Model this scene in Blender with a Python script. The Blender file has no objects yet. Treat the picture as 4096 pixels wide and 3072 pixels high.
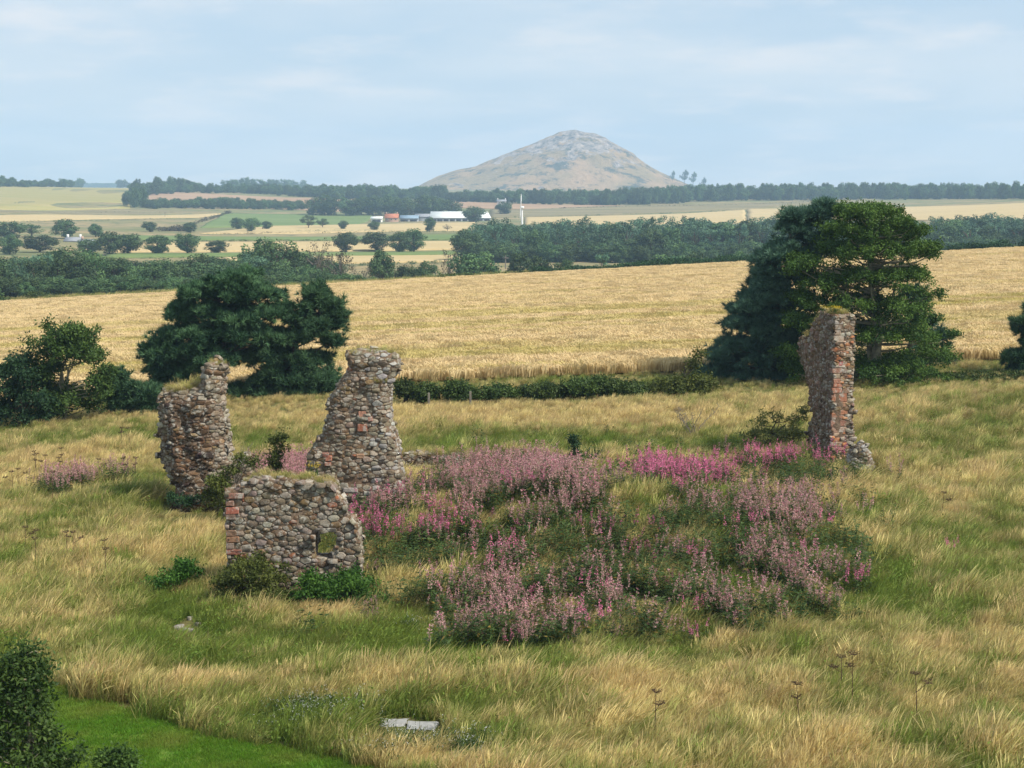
import bpy, bmesh, math, random
import numpy as np
from mathutils import Vector, Matrix

SC = bpy.context.scene
COL = SC.collection
RAD = math.radians

# ------------------------------------------------------------------ camera, sky, sun, exposure
FPX = 6400.0                     # focal length in photograph pixels (photograph 4096 wide)
PITCH = math.atan(796.0 / FPX)   # horizon sits 796 px above the picture centre
CAM = np.array([0.0, 0.0, 12.0])
cam_data = bpy.data.cameras.new('camera')
cam_data.lens = 36.0 * FPX / 4096.0
cam_data.sensor_width = 36.0
cam_data.clip_start = 0.5
cam_data.clip_end = 20000.0
cam = bpy.data.objects.new('camera', cam_data)
COL.objects.link(cam)
cam.location = CAM
cam.rotation_euler = (math.pi / 2 - PITCH, 0, 0)
SC.camera = cam

SUN_ELEV = RAD(48)
SUN_AZ = RAD(118)                # from +Y (view direction) clockwise: behind the camera, to the right
SUN_DIR = np.array([math.sin(SUN_AZ) * math.cos(SUN_ELEV), math.cos(SUN_AZ) * math.cos(SUN_ELEV), math.sin(SUN_ELEV)])
world = bpy.data.worlds.new('World')
SC.world = world
world.use_nodes = True
wn, wl = world.node_tree.nodes, world.node_tree.links
wn.clear()
wout = wn.new('ShaderNodeOutputWorld')
wbg = wn.new('ShaderNodeBackground')
wbg.inputs['Strength'].default_value = 0.10
sky = wn.new('ShaderNodeTexSky')
sky.sky_type = 'NISHITA'
sky.sun_disc = False
sky.sun_elevation = SUN_ELEV
sky.sun_rotation = SUN_AZ
sky.altitude = 50
sky.air_density = 1.0
sky.dust_density = 1.2
sky.ozone_density = 2.0
# thin cloud: a veil over the whole sky with soft streaks, laid out on a cloud plane above the land
tc = wn.new('ShaderNodeTexCoord')
sep = wn.new('ShaderNodeSeparateXYZ')
wl.new(tc.outputs['Generated'], sep.inputs[0])
def wmath(op, a, b=None):
    n = wn.new('ShaderNodeMath'); n.operation = op
    for i, v in enumerate((a, b)):
        if v is None: continue
        if isinstance(v, (int, float)): n.inputs[i].default_value = v
        else: wl.new(v, n.inputs[i])
    return n.outputs[0]
zz = wmath('MAXIMUM', sep.outputs['Z'], 0.0)
den = wmath('ADD', zz, 0.16)
cmb = wn.new('ShaderNodeCombineXYZ')
wl.new(wmath('DIVIDE', sep.outputs['X'], den), cmb.inputs[0])
wl.new(wmath('DIVIDE', sep.outputs['Y'], den), cmb.inputs[1])
def wnoise(scale, detail, rough, off):
    mp = wn.new('ShaderNodeMapping'); mp.inputs['Location'].default_value = off
    wl.new(cmb.outputs[0], mp.inputs['Vector'])
    n = wn.new('ShaderNodeTexNoise'); n.inputs['Scale'].default_value = scale
    n.inputs['Detail'].default_value = detail; n.inputs['Roughness'].default_value = rough
    wl.new(mp.outputs[0], n.inputs['Vector'])
    return n.outputs['Fac']
def wramp(fac, a, b):
    r = wn.new('ShaderNodeMapRange'); r.inputs['From Min'].default_value = a; r.inputs['From Max'].default_value = b
    r.interpolation_type = 'SMOOTHSTEP'
    wl.new(fac, r.inputs['Value']); return r.outputs[0]
n_big = wramp(wnoise(1.2, 4, 0.5, (3.1, 0.4, 0)), 0.34, 0.70)
n_puff = wramp(wnoise(2.6, 6, 0.55, (7.7, 2.2, 0)), 0.46, 0.74)
SKY_VEIL, SKY_CLOUD = (3.45, 4.45, 5.45, 1), (6.1, 5.95, 5.9, 1)
mix1 = wn.new('ShaderNodeMixRGB'); mix1.inputs[0].default_value = 0.80
wl.new(sky.outputs[0], mix1.inputs[1]); mix1.inputs[2].default_value = SKY_VEIL
mix2 = wn.new('ShaderNodeMixRGB')
wl.new(wmath('MINIMUM', wmath('ADD', wmath('MULTIPLY', n_big, 0.55), wmath('MULTIPLY', wramp(sep.outputs['Z'], 0.13, 0.0), 0.45)), 0.95), mix2.inputs[0])
wl.new(mix1.outputs[0], mix2.inputs[1]); mix2.inputs[2].default_value = (5.1, 5.5, 5.8, 1)
mix3 = wn.new('ShaderNodeMixRGB')
wl.new(wmath('MULTIPLY', n_puff, 0.7), mix3.inputs[0])
wl.new(mix2.outputs[0], mix3.inputs[1]); mix3.inputs[2].default_value = SKY_CLOUD
wl.new(mix3.outputs[0], wbg.inputs['Color'])
wl.new(wbg.outputs[0], wout.inputs['Surface'])

sun_data = bpy.data.lights.new('sun', 'SUN')
sun_data.energy = 3.8
sun_data.angle = RAD(5)
sun_data.color = (1.0, 0.93, 0.82)
sun = bpy.data.objects.new('sun', sun_data)
COL.objects.link(sun)
sun.rotation_euler = Vector(-SUN_DIR).to_track_quat('-Z', 'Y').to_euler()

HAZE_DENSITY = 1.7e-4
SC.view_settings.view_transform = 'Standard'
SC.view_settings.look = 'None'
SC.view_settings.exposure = 0.62
SC.view_settings.gamma = 1.0
SC.view_settings.use_curve_mapping = False
SC.render.engine = 'CYCLES'
cy = SC.cycles
cy.max_bounces = 5; cy.diffuse_bounces = 3; cy.glossy_bounces = 2; cy.transmission_bounces = 3
cy.volume_bounces = 1; cy.transparent_max_bounces = 6
cy.caustics_reflective = False; cy.caustics_refractive = False
cy.use_denoising = True
try: cy.denoiser = 'OPENIMAGEDENOISE'
except Exception: pass
cy.sample_clamp_indirect = 4.0

# ------------------------------------------------------------------ helpers: camera geometry, terrain
cP, sP = math.cos(PITCH), math.sin(PITCH)
FWD = np.array([0, cP, -sP]); UPV = np.array([0, sP, cP]); RGT = np.array([1.0, 0, 0])
def ray(px, py):
    return FWD + RGT * ((px - 2048) / FPX) - UPV * ((py - 1536) / FPX)
def at(px, py, Y):
    d = ray(px, py); return CAM + d * (Y / d[1])
def proj(P):
    d = np.asarray(P, float) - CAM
    f = d @ FWD
    f = np.where(np.abs(f) < 1e-6, 1e-6, f)
    return 2048 + FPX * (d @ RGT) / f, 1536 - FPX * (d @ UPV) / f

TY = np.array([-100, 0, 30, 50, 70, 90, 105, 150, 200, 260, 285, 330, 400, 550, 700, 900, 1100, 1400, 1700, 2000, 2400, 3000, 4000, 7000.0])
TL = np.array([-.2, -.2, -.2, -.4, -.8, -1.3, -1.8, -3.5, -5.3, -7.5, -8.6, -11, -14, -16, -16.5, -15, -12.5, -7.5, 1.0, 10.5, 11, 9, 6, 0])
TC = np.array([0, 0, 0, 0, 0, -.1, -.3, -1.0, -1.8, -3.0, -4.6, -9, -14, -17.5, -18, -18, -18, -19.5, -12, -3.5, -1, 0, 0, 0])
TR = np.array([0, 0, .2, .4, .7, .95, 1.0, 1.2, 1.3, 1.4, 0.2, -3, -8, -13, -17, -14, -9.5, -5.5, -2.5, -2, 0, 0, 0, 0])
_ly = np.concatenate([np.linspace(-100, 20, 60, endpoint=False), np.geomspace(20, 7000, 900)])
def _smooth(tab):
    v = np.interp(_ly, TY, tab); k = np.hanning(15); k /= k.sum()
    return np.convolve(np.pad(v, 7, mode='edge'), k, mode='valid')
SL, SM, SR = _smooth(TL), _smooth(TC), _smooth(TR)
MOUNDS = []   # (x, y, rx, ry, height) small banks on the meadow
def vnoise(x, y, seed=0):
    """smooth value noise in [-1, 1]"""
    x = np.asarray(x, float); y = np.asarray(y, float)
    xi = np.floor(x).astype(np.int64); yi = np.floor(y).astype(np.int64)
    fx = x - xi; fy = y - yi
    fx = fx * fx * (3 - 2 * fx); fy = fy * fy * (3 - 2 * fy)
    def h(a, b):
        n = (a * 374761393 + b * 668265263 + seed * 974634777) & 0xffffffff
        n = ((n ^ (n >> 13)) * 1274126177) & 0xffffffff
        return ((n ^ (n >> 16)) & 0xffff) / 32767.5 - 1
    return (h(xi, yi) * (1 - fx) + h(xi + 1, yi) * fx) * (1 - fy) + (h(xi, yi + 1) * (1 - fx) + h(xi + 1, yi + 1) * fx) * fy
def fbm(x, y, seed=0, oct=4):
    s = 0; a = 1; t = 0
    for i in range(oct):
        s = s + a * vnoise(np.asarray(x) * 2 ** i, np.asarray(y) * 2 ** i, seed + i * 17); t += a; a *= 0.5
    return s / t
def tz(X, Y):
    X = np.asarray(X, float); Y = np.asarray(Y, float)
    u = np.clip(X / np.maximum(Y, 25.0), -0.42, 0.42) / 0.32
    l, m, r = np.interp(Y, _ly, SL), np.interp(Y, _ly, SM), np.interp(Y, _ly, SR)
    # smooth blend of the three columns
    a = (l + r) / 2 - m; b = (r - l) / 2
    z = m + b * u + a * u * u
    near = np.clip((95 - Y) / 15, 0, 1)
    z = z + near * (0.14 * vnoise(X / 6.0, Y / 6.0, 5) + 0.05 * vnoise(X / 2.2, Y / 2.2, 9))
    far = np.clip((Y - 300) / 300, 0, 1)
    z = z + far * 1.2 * vnoise(X / 140.0, Y / 140.0, 3)
    for (mx, my, rx, ry, h) in MOUNDS:
        z = z + h * np.exp(-(((X - mx) / rx) ** 2 + ((Y - my) / ry) ** 2))
    return z
_MY = np.geomspace(16, 6500, 2600)
def ground_at(px, py):
    d = ray(px, py)
    P = CAM[None] + d[None] * (_MY / d[1])[:, None]
    below = P[:, 2] < tz(P[:, 0], P[:, 1])
    i = int(np.argmax(below)) if below.any() else len(_MY) - 1
    return P[i]

# ------------------------------------------------------------------ helpers: objects, meshes, materials
def tag(o, label=None, cat=None, group=None, kind=None):
    if label: o['label'] = label
    if cat: o['category'] = cat
    if group: o['group'] = group
    if kind: o['kind'] = kind
    return o
def empty(name, loc, rz=0.0):
    o = bpy.data.objects.new(name, None); COL.objects.link(o)
    o.location = loc; o.rotation_euler = (0, 0, rz); o.empty_display_size = 0.2
    return o
def link(name, me, mats, parent=None, loc=None):
    o = bpy.data.objects.new(name, me); COL.objects.link(o)
    if not isinstance(mats, (list, tuple)): mats = [mats]
    if len(me.materials) == 0:
        for m in mats: me.materials.append(m)
    if parent is not None:
        o.parent = parent
    if loc is not None: o.location = loc
    return o
def child_world(o, parent):
    """mesh given in world coordinates, parented to an unrotated Empty"""
    o.parent = parent
    o.location = -Vector(parent.location)
    return o
def mesh_np(name, V, F, tint=None, matidx=None, smooth=False):
    """V (n,3); F: list of (m,k) index arrays"""
    V = np.asarray(V, np.float32)
    if not isinstance(F, (list, tuple)): F = [F]
    F = [np.asarray(f, np.int32) for f in F if len(f)]
    me = bpy.data.meshes.new(name)
    me.vertices.add(len(V)); me.vertices.foreach_set('co', V.ravel())
    loops = np.concatenate([f.ravel() for f in F])
    tot = np.concatenate([np.full(len(f), f.shape[1], np.int32) for f in F])
    start = np.concatenate([[0], np.cumsum(tot)[:-1]]).astype(np.int32)
    me.loops.add(len(loops)); me.loops.foreach_set('vertex_index', loops)
    me.polygons.add(len(tot)); me.polygons.foreach_set('loop_start', start); me.polygons.foreach_set('loop_total', tot)
    if matidx is not None: me.polygons.foreach_set('material_index', np.asarray(matidx, np.int32))
    if smooth: me.polygons.foreach_set('use_smooth', np.ones(len(tot), bool))
    me.update(calc_edges=True)
    if tint is not None:
        a = me.attributes.new('tint', 'FLOAT', 'POINT'); a.data.foreach_set('value', np.asarray(tint, np.float32))
    return me
def join_parts(parts):
    """parts: list of (V, [F...]) -> V, F grouped by face size, and the part index of each face block"""
    Vs, Fs, off = [], {}, 0
    for V, F in parts:
        if not isinstance(F, (list, tuple)): F = [F]
        for f in F:
            f = np.asarray(f)
            if len(f): Fs.setdefault(f.shape[1], []).append(f + off)
        Vs.append(V); off += len(V)
    return np.concatenate(Vs), [np.concatenate(v) for v in Fs.values()]
def rots(n, rng, up=0.0):
    """random rotation matrices (n,3,3); up>0 pulls local z towards world up"""
    z = rng.normal(size=(n, 3)); z /= np.linalg.norm(z, axis=1)[:, None]
    z[:, 2] = np.where(up > 0, np.abs(z[:, 2]), z[:, 2]); z[:, 2] += up
    z /= np.linalg.norm(z, axis=1)[:, None]
    return frames(z, rng)
def frames(z, rng):
    n = len(z)
    x = rng.normal(size=(n, 3)); x -= (x * z).sum(1)[:, None] * z; x /= np.linalg.norm(x, axis=1)[:, None]
    y = np.cross(z, x)
    return np.stack([x, y, z], axis=2)
def stamp(pv, pf, R, pos, scale):
    """copies of a small shape: pv (K,3), pf list of (M,k)"""
    n, K = len(pos), len(pv)
    V = np.einsum('nij,kj->nki', R, pv) * np.asarray(scale).reshape(n, 1, 1) + pos[:, None, :]
    off = (np.arange(n) * K)[:, None, None]
    return V.reshape(-1, 3), [(f[None] + off).reshape(-1, f.shape[1]) for f in pf]
def tube(pts, radii, n=6, cap=True):
    pts = np.asarray(pts, float); m = len(pts)
    t = np.gradient(pts, axis=0); t /= np.linalg.norm(t, axis=1)[:, None] + 1e-9
    ref = np.array([0.3, 0.9, 0.1]); ref /= np.linalg.norm(ref)
    a = np.cross(t, ref); a /= np.linalg.norm(a, axis=1)[:, None] + 1e-9
    b = np.cross(t, a)
    ang = np.arange(n) / n * 2 * math.pi
    V = (pts[:, None] + np.asarray(radii)[:, None, None] * (np.cos(ang)[None, :, None] * a[:, None] + np.sin(ang)[None, :, None] * b[:, None])).reshape(-1, 3)
    i = np.arange(m - 1)[:, None] * n; j = np.arange(n)[None]; k = (j + 1) % n
    F = np.stack([i + j, i + k, i + n + k, i + n + j], axis=2).reshape(-1, 4)
    return V, [F]
def box_mesh(V0, V1):
    x0, y0, z0 = V0; x1, y1, z1 = V1
    V = np.array([(x0, y0, z0), (x1, y0, z0), (x1, y1, z0), (x0, y1, z0), (x0, y0, z1), (x1, y0, z1), (x1, y1, z1), (x0, y1, z1)], float)
    F = np.array([(0, 3, 2, 1), (4, 5, 6, 7), (0, 1, 5, 4), (1, 2, 6, 5), (2, 3, 7, 6), (3, 0, 4, 7)])
    return V, [F]

class MatB:
    def __init__(self, name):
        self.m = bpy.data.materials.new(name); self.m.use_nodes = True
        self.n, self.l = self.m.node_tree.nodes, self.m.node_tree.links
        self.n.clear()
        self.out = self.n.new('ShaderNodeOutputMaterial')
    def node(self, t, **kw):
        n = self.n.new(t)
        for k, v in kw.items(): setattr(n, k, v)
        return n
    def put(self, sock, v):
        if isinstance(v, (int, float)): sock.default_value = v
        elif isinstance(v, tuple): sock.default_value = v if len(v) != 3 or len(sock.default_value) == 3 else (*v, 1)
        else: self.l.new(v, sock)
    def noise(self, scale, detail=4, rough=0.55, vec=None, dist=0.0):
        n = self.node('ShaderNodeTexNoise'); n.inputs['Scale'].default_value = scale
        n.inputs['Detail'].default_value = detail; n.inputs['Roughness'].default_value = rough; n.inputs['Distortion'].default_value = dist
        if vec is not None: self.l.new(vec, n.inputs['Vector'])
        return n.outputs['Fac']
    def pos(self): return self.node('ShaderNodeNewGeometry').outputs['Position']
    def scaled(self, vec, s):
        n = self.node('ShaderNodeMapping'); n.inputs['Scale'].default_value = s; self.l.new(vec, n.inputs['Vector']); return n.outputs[0]
    def rng(self, v, a, b, c=0.0, d=1.0):
        n = self.node('ShaderNodeMapRange', interpolation_type='SMOOTHSTEP')
        self.put(n.inputs['Value'], v)
        for k, x in zip(('From Min', 'From Max', 'To Min', 'To Max'), (a, b, c, d)): n.inputs[k].default_value = x
        return n.outputs[0]
    def math(self, op, a, b=0.0):
        n = self.node('ShaderNodeMath', operation=op); self.put(n.inputs[0], a); self.put(n.inputs[1], b); return n.outputs[0]
    def mix(self, f, a, b, mode='MIX'):
        n = self.node('ShaderNodeMixRGB', blend_type=mode)
        self.put(n.inputs[0], f); self.put(n.inputs[1], a); self.put(n.inputs[2], b); return n.outputs[0]
    def attr(self, name, kind='GEOMETRY'):
        return self.node('ShaderNodeAttribute', attribute_type=kind, attribute_name=name)
    def bump(self, h, strength, dist):
        n = self.node('ShaderNodeBump'); n.inputs['Strength'].default_value = strength; n.inputs['Distance'].default_value = dist
        self.l.new(h, n.inputs['Height']); return n.outputs[0]
    def principled(self, col, rough=0.9, normal=None, spec=0.2, metallic=0.0):
        p = self.node('ShaderNodeBsdfPrincipled'); self.put(p.inputs['Base Color'], col)
        self.put(p.inputs['Roughness'], rough); p.inputs['Specular IOR Level'].default_value = spec; p.inputs['Metallic'].default_value = metallic
        if normal is not None: self.l.new(normal, p.inputs['Normal'])
        self.l.new(p.outputs[0], self.out.inputs['Surface']); return self.m
    def leaf(self, col, transl=0.3, rough=0.6, spec=0.25):
        p = self.node('ShaderNodeBsdfPrincipled'); self.put(p.inputs['Base Color'], col)
        p.inputs['Roughness'].default_value = rough; p.inputs['Specular IOR Level'].default_value = spec
        t = self.node('ShaderNodeBsdfTranslucent'); self.put(t.inputs['Color'], col)
        x = self.node('ShaderNodeMixShader'); x.inputs[0].default_value = transl
        self.l.new(p.outputs[0], x.inputs[1]); self.l.new(t.outputs[0], x.inputs[2]); self.l.new(x.outputs[0], self.out.inputs['Surface'])
        return self.m

def plain(name, col, rough=0.85, spec=0.2, vary=0.12, scale=3.0, bump=0.0):
    b = MatB(name); P = b.pos()
    f = b.noise(scale, 5, 0.6, P)
    c = b.mix(b.rng(f, 0.3, 0.7), tuple(x * (1 - vary) for x in col), tuple(min(1, x * (1 + vary)) for x in col))
    nm = b.bump(b.noise(scale * 6, 4, 0.6, P), bump, 0.02) if bump else None
    return b.principled(c, rough, nm, spec)
def foliage(name, c0, c1, transl=0.28, objvar=0.25, spec=0.2):
    """leaf colour runs from c0 to c1 by the leaf's own tint, with a little variation from plant to plant"""
    b = MatB(name)
    t = b.attr('tint').outputs['Fac']
    c = b.mix(t, c0, c1)
    r = b.node('ShaderNodeObjectInfo').outputs['Random']
    h = b.node('ShaderNodeHueSaturation'); b.put(h.inputs['Color'], c)
    b.put(h.inputs['Hue'], b.math('ADD', b.math('MULTIPLY', r, 0.05 * objvar), 0.5 - 0.025 * objvar))
    b.put(h.inputs['Value'], b.math('ADD', b.math('MULTIPLY', r, objvar * 1.4), 1 - 0.7 * objvar))
    return b.leaf(h.outputs[0], transl, 0.6, spec)

# ------------------------------------------------------------------ scatter (many small plants as one object)
def proto_collection(name, objs_mesh, mats):
    c = bpy.data.collections.new(name)
    for i, me in enumerate(objs_mesh):
        o = bpy.data.objects.new('%s_%02d' % (name, i), me)
        if len(me.materials) == 0:
            for m in (mats if isinstance(mats, (list, tuple)) else [mats]): me.materials.append(m)
        c.objects.link(o)
    return c
def scatter(name, coll, pos, rot, scl, idx, tint, label, cat=None, kind='stuff', extra=None):
    pos = np.asarray(pos, np.float32); n = len(pos)
    me = bpy.data.meshes.new(name); me.vertices.add(n); me.vertices.foreach_set('co', pos.ravel())
    a = me.attributes.new('rot', 'FLOAT_VECTOR', 'POINT'); a.data.foreach_set('vector', np.asarray(rot, np.float32).ravel())
    scl = np.asarray(scl, np.float32)
    if scl.ndim == 1: scl = np.repeat(scl[:, None], 3, 1)
    a = me.attributes.new('scl', 'FLOAT_VECTOR', 'POINT'); a.data.foreach_set('vector', scl.ravel())
    a = me.attributes.new('idx', 'INT', 'POINT'); a.data.foreach_set('value', np.asarray(idx, np.int32))
    a = me.attributes.new('gold', 'FLOAT', 'POINT'); a.data.foreach_set('value', np.asarray(tint, np.float32))
    o = bpy.data.objects.new(name, me); COL.objects.link(o)
    ng = bpy.data.node_groups.new(name + '_scatter', 'GeometryNodeTree')
    ng.interface.new_socket('Geometry', in_out='INPUT', socket_type='NodeSocketGeometry')
    ng.interface.new_socket('Geometry', in_out='OUTPUT', socket_type='NodeSocketGeometry')
    N, L = ng.nodes, ng.links
    gi, go = N.new('NodeGroupInput'), N.new('NodeGroupOutput')
    ci = N.new('GeometryNodeCollectionInfo'); ci.inputs['Collection'].default_value = coll
    ci.inputs['Separate Children'].default_value = True; ci.inputs['Reset Children'].default_value = True
    iop = N.new('GeometryNodeInstanceOnPoints'); iop.inputs['Pick Instance'].default_value = True
    def na(nm, t):
        x = N.new('GeometryNodeInputNamedAttribute'); x.data_type = t; x.inputs['Name'].default_value = nm
        return next(s for s in x.outputs if s.enabled and s.name == 'Attribute')
    e2r = N.new('FunctionNodeEulerToRotation'); L.new(na('rot', 'FLOAT_VECTOR'), e2r.inputs[0])
    L.new(gi.outputs[0], iop.inputs['Points']); L.new(ci.outputs[0], iop.inputs['Instance'])
    L.new(na('idx', 'INT'), iop.inputs['Instance Index'])
    L.new(e2r.outputs[0], iop.inputs['Rotation']); L.new(na('scl', 'FLOAT_VECTOR'), iop.inputs['Scale'])
    L.new(iop.outputs[0], go.inputs[0])
    md = o.modifiers.new('scatter', 'NODES'); md.node_group = ng
    tag(o, label, cat, None, kind)
    return o
def in_poly(x, y, poly):
    x = np.asarray(x); y = np.asarray(y); c = np.zeros(x.shape, bool); n = len(poly); j = n - 1
    for i in range(n):
        xi, yi = poly[i]; xj, yj = poly[j]
        t = ((yi > y) != (yj > y)) & (x < (xj - xi) * (y - yi) / ((yj - yi) if yj != yi else 1e-9) + xi)
        c ^= t; j = i
    return c
# ------------------------------------------------------------------ terrain
MOUNDS += [(3.2, 54.5, 6.5, 5.0, 1.05), (-14.8, 61.0, 2.2, 2.0, 0.5), (25.0, 80.0, 5.0, 5.0, 0.55), (12.0, 67.0, 3.5, 3.0, 0.35)]
def ground_material():
    b = MatB('meadow_ground'); P = b.pos()
    n1 = b.rng(b.noise(0.35, 5, 0.6, P), 0.35, 0.65)
    n2 = b.rng(b.noise(0.012, 6, 0.6, P), 0.35, 0.65)
    near = b.mix(n1, (0.050, 0.075, 0.018), (0.15, 0.125, 0.048))
    far = b.mix(n2, (0.16, 0.17, 0.07), (0.30, 0.23, 0.12))
    far = b.mix(b.rng(b.noise(0.08, 5, 0.65, P), 0.45, 0.7), far, (0.10, 0.12, 0.06))
    sp = b.node('ShaderNodeSeparateXYZ'); b.l.new(P, sp.inputs[0])
    c = b.mix(b.rng(sp.outputs['Y'], 240, 320), near, far)
    return b.principled(c, 0.95, b.bump(b.noise(6, 4, 0.6, P), 0.5, 0.05), 0.1)
M_GROUND = ground_material()
def grid_sheet(name, Xs, Ys, Z, mat, kind='structure'):
    r, c = Xs.shape
    V = np.stack([Xs, Ys, Z], 2).reshape(-1, 3)
    i = np.arange(r - 1)[:, None] * c; j = np.arange(c - 1)[None]
    F = np.stack([i + j, i + j + 1, i + c + j + 1, i + c + j], 2).reshape(-1, 4)
    o = link(name, mesh_np(name, V, F, smooth=True), mat); o['kind'] = kind
    return o
rowsY = np.concatenate([np.linspace(-90, 20, 14, endpoint=False), np.geomspace(20, 110, 110, endpoint=False), np.geomspace(110, 5500, 170)])
uu = np.linspace(-0.6, 0.6, 161)
GX = uu[None] * np.maximum(rowsY, 120)[:, None]; GY = np.repeat(rowsY[:, None], len(uu), 1)
ground = grid_sheet('ground', GX, GY, tz(GX, GY), M_GROUND)

# mown grass path in the near corner
PATH_PX = [(-250, 2600), (170, 2722), (300, 2770), (430, 2815), (560, 2858), (700, 2905), (860, 2950), (1050, 2985), (1300, 3020), (1650, 3110), (1900, 3300), (-700, 3300)]
PATH_W = [tuple(ground_at(px, py)[:2]) for px, py in PATH_PX]
b = MatB('mown_turf'); P = b.pos()
M_TURF = b.principled(b.mix(b.rng(b.noise(1.3, 5, 0.6, P), 0.35, 0.65), (0.085, 0.165, 0.020), (0.15, 0.21, 0.035)), 0.95, None, 0.1)
xs = np.linspace(-14, 0, 90); ys = np.linspace(20, 41, 120)
PX_, PY_ = np.meshgrid(xs, ys)
cx, cy_ = (PX_[:-1, :-1] + PX_[1:, 1:]) / 2, (PY_[:-1, :-1] + PY_[1:, 1:]) / 2
keep = in_poly(cx, cy_, PATH_W)
V = np.stack([PX_, PY_, tz(PX_, PY_) + 0.02], 2).reshape(-1, 3)
ii, jj = np.nonzero(keep); c = len(xs)
F = np.stack([ii * c + jj, ii * c + jj + 1, (ii + 1) * c + jj + 1, (ii + 1) * c + jj], 1)
used, inv = np.unique(F, return_inverse=True)
o = link('mown_path', mesh_np('mown_path', V[used], inv.reshape(F.shape), smooth=True), M_TURF); o['kind'] = 'structure'

# ------------------------------------------------------------------ fields
def field_material(name, c0, c1, streak=0.06, green=None, dirx=1.0):
    b = MatB(name); P = b.pos()
    rot = b.node('ShaderNodeMapping'); rot.inputs['Rotation'].default_value = (0, 0, dirx); b.l.new(P, rot.inputs['Vector'])
    st = b.noise(1.0, 5, 0.6, b.scaled(rot.outputs[0], (0.004, streak, 0.01)))
    c = b.mix(b.rng(st, 0.35, 0.65), c0, c1)
    fine = b.noise(0.5, 6, 0.7, P)
    c = b.mix(b.rng(fine, 0.3, 0.75), c, tuple(x * 0.82 for x in c0))
    if green is not None:
        g = b.noise(1.0, 5, 0.6, b.scaled(rot.outputs[0], (0.012, 0.09, 0.01)))
        c = b.mix(b.rng(g, 0.52, 0.72, 0, 0.55), c, green)
    return b.principled(c, 0.95, None, 0.1)
M_WHEAT = field_material('ripe_wheat_soil', (0.30, 0.20, 0.085), (0.38, 0.26, 0.11), 0.12, (0.26, 0.22, 0.07), 0.06)
M_STUB = field_material('pale_stubble', (0.47, 0.36, 0.18), (0.55, 0.42, 0.22), 0.03, (0.42, 0.37, 0.18), 0.12)
M_PASTURE = field_material('pasture', (0.13, 0.19, 0.06), (0.18, 0.23, 0.08), 0.02, (0.20, 0.22, 0.08), 0.2)
M_LIGHT = field_material('straw_pasture', (0.30, 0.27, 0.10), (0.38, 0.31, 0.14), 0.02, (0.22, 0.25, 0.08), 0.1)
M_PLOUGH = field_material('bare_earth', (0.34, 0.22, 0.14), (0.42, 0.29, 0.18), 0.02, None, 0.3)
M_SCRUB = field_material('rough_scrub', (0.20, 0.17, 0.09), (0.30, 0.25, 0.14), 0.03, (0.12, 0.14, 0.06), 0.1)

WH0, WH1 = 101.5, 262.0
uw = np.linspace(-0.5, 0.5, 100); yw = np.geomspace(WH0, WH1, 80)
o = grid_sheet('wheat_field', uw[None] * yw[:, None], np.repeat(yw[:, None], 100, 1),
               tz(uw[None] * yw[:, None], np.repeat(yw[:, None], 100, 1)) + 0.06, M_WHEAT)
def px_field(name, quad, mat, lift=0.35, nx=60, ny=24):
    C4 = [np.array([*ground_at(*q)[:2]]) for q in quad]     # TL, TR, BR, BL
    s = np.linspace(0, 1, nx)[None, :, None]; t = np.linspace(0, 1, ny)[:, None, None]
    P = (C4[0] * (1 - s) + C4[1] * s) * (1 - t) + (C4[3] * (1 - s) + C4[2] * s) * t
    wob = 1 + 0.004 * vnoise(P[..., 0] / 60.0, P[..., 1] / 60.0, 15) + 0.002 * vnoise(P[..., 0] / 17.0, P[..., 1] / 17.0, 16)
    P = P * np.stack([np.ones_like(wob), wob], -1)
    Z = tz(P[..., 0], P[..., 1]) + lift
    Xp, Yp, Zp = (np.pad(q, 1, mode='edge') for q in (P[..., 0], P[..., 1], Z))      # the border is turned down into the ground
    Zp[0] -= 2; Zp[-1] -= 2; Zp[1:-1, 0] -= 2; Zp[1:-1, -1] -= 2
    return grid_sheet(name, Xp, Yp, Zp, mat)
for k, (nm, quad, mat, lift) in enumerate([
    ('straw_field', [(-300, 748), (506, 750), (520, 834), (-300, 830)], M_LIGHT, 0.9),
    ('fallow_field', [(-300, 833), (560, 838), (900, 848), (-300, 856)], M_SCRUB, 0.8),
    ('stubble_field', [(-300, 870), (905, 853), (775, 872), (-300, 889)], M_STUB, 0.8),
    ('ploughed_field', [(570, 764), (1420, 800), (1420, 850), (570, 800)], M_PLOUGH, 0.9),
    ('green_field', [(890, 852), (1490, 862), (1430, 900), (800, 912)], M_PASTURE, 0.8),
    ('stubble_field', [(1080, 906), (1900, 889), (1900, 924), (800, 935)], M_STUB, 0.9),
    ('green_field', [(420, 943), (1960, 938), (1960, 958), (420, 962)], M_PASTURE, 0.7),
    ('stubble_field', [(420, 972), (1960, 966), (1960, 998), (420, 1012)], M_STUB, 0.7),
    ('green_field', [(420, 1020), (1960, 1008), (1960, 1018), (420, 1032)], M_PASTURE, 0.7),
    ('stubble_field', [(900, 1034), (1960, 1022), (1960, 1046), (900, 1064)], M_STUB, 0.7),
    ('ploughed_field', [(1800, 806), (2500, 824), (2500, 838), (1800, 832)], M_PLOUGH, 1.0),
    ('rough_bank', [(1960, 842), (3300, 806), (3000, 836), (1960, 872)], M_SCRUB, 1.0),
    ('stubble_field', [(2100, 872), (2980, 842), (2980, 890), (2100, 900)], M_STUB, 1.2),
    ('stubble_field', [(2990, 838), (4400, 797), (4400, 880), (2990, 892)], M_STUB, 1.0),
]):
    px_field(nm, quad, mat, 0.28 + 0.04 * k)

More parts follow.
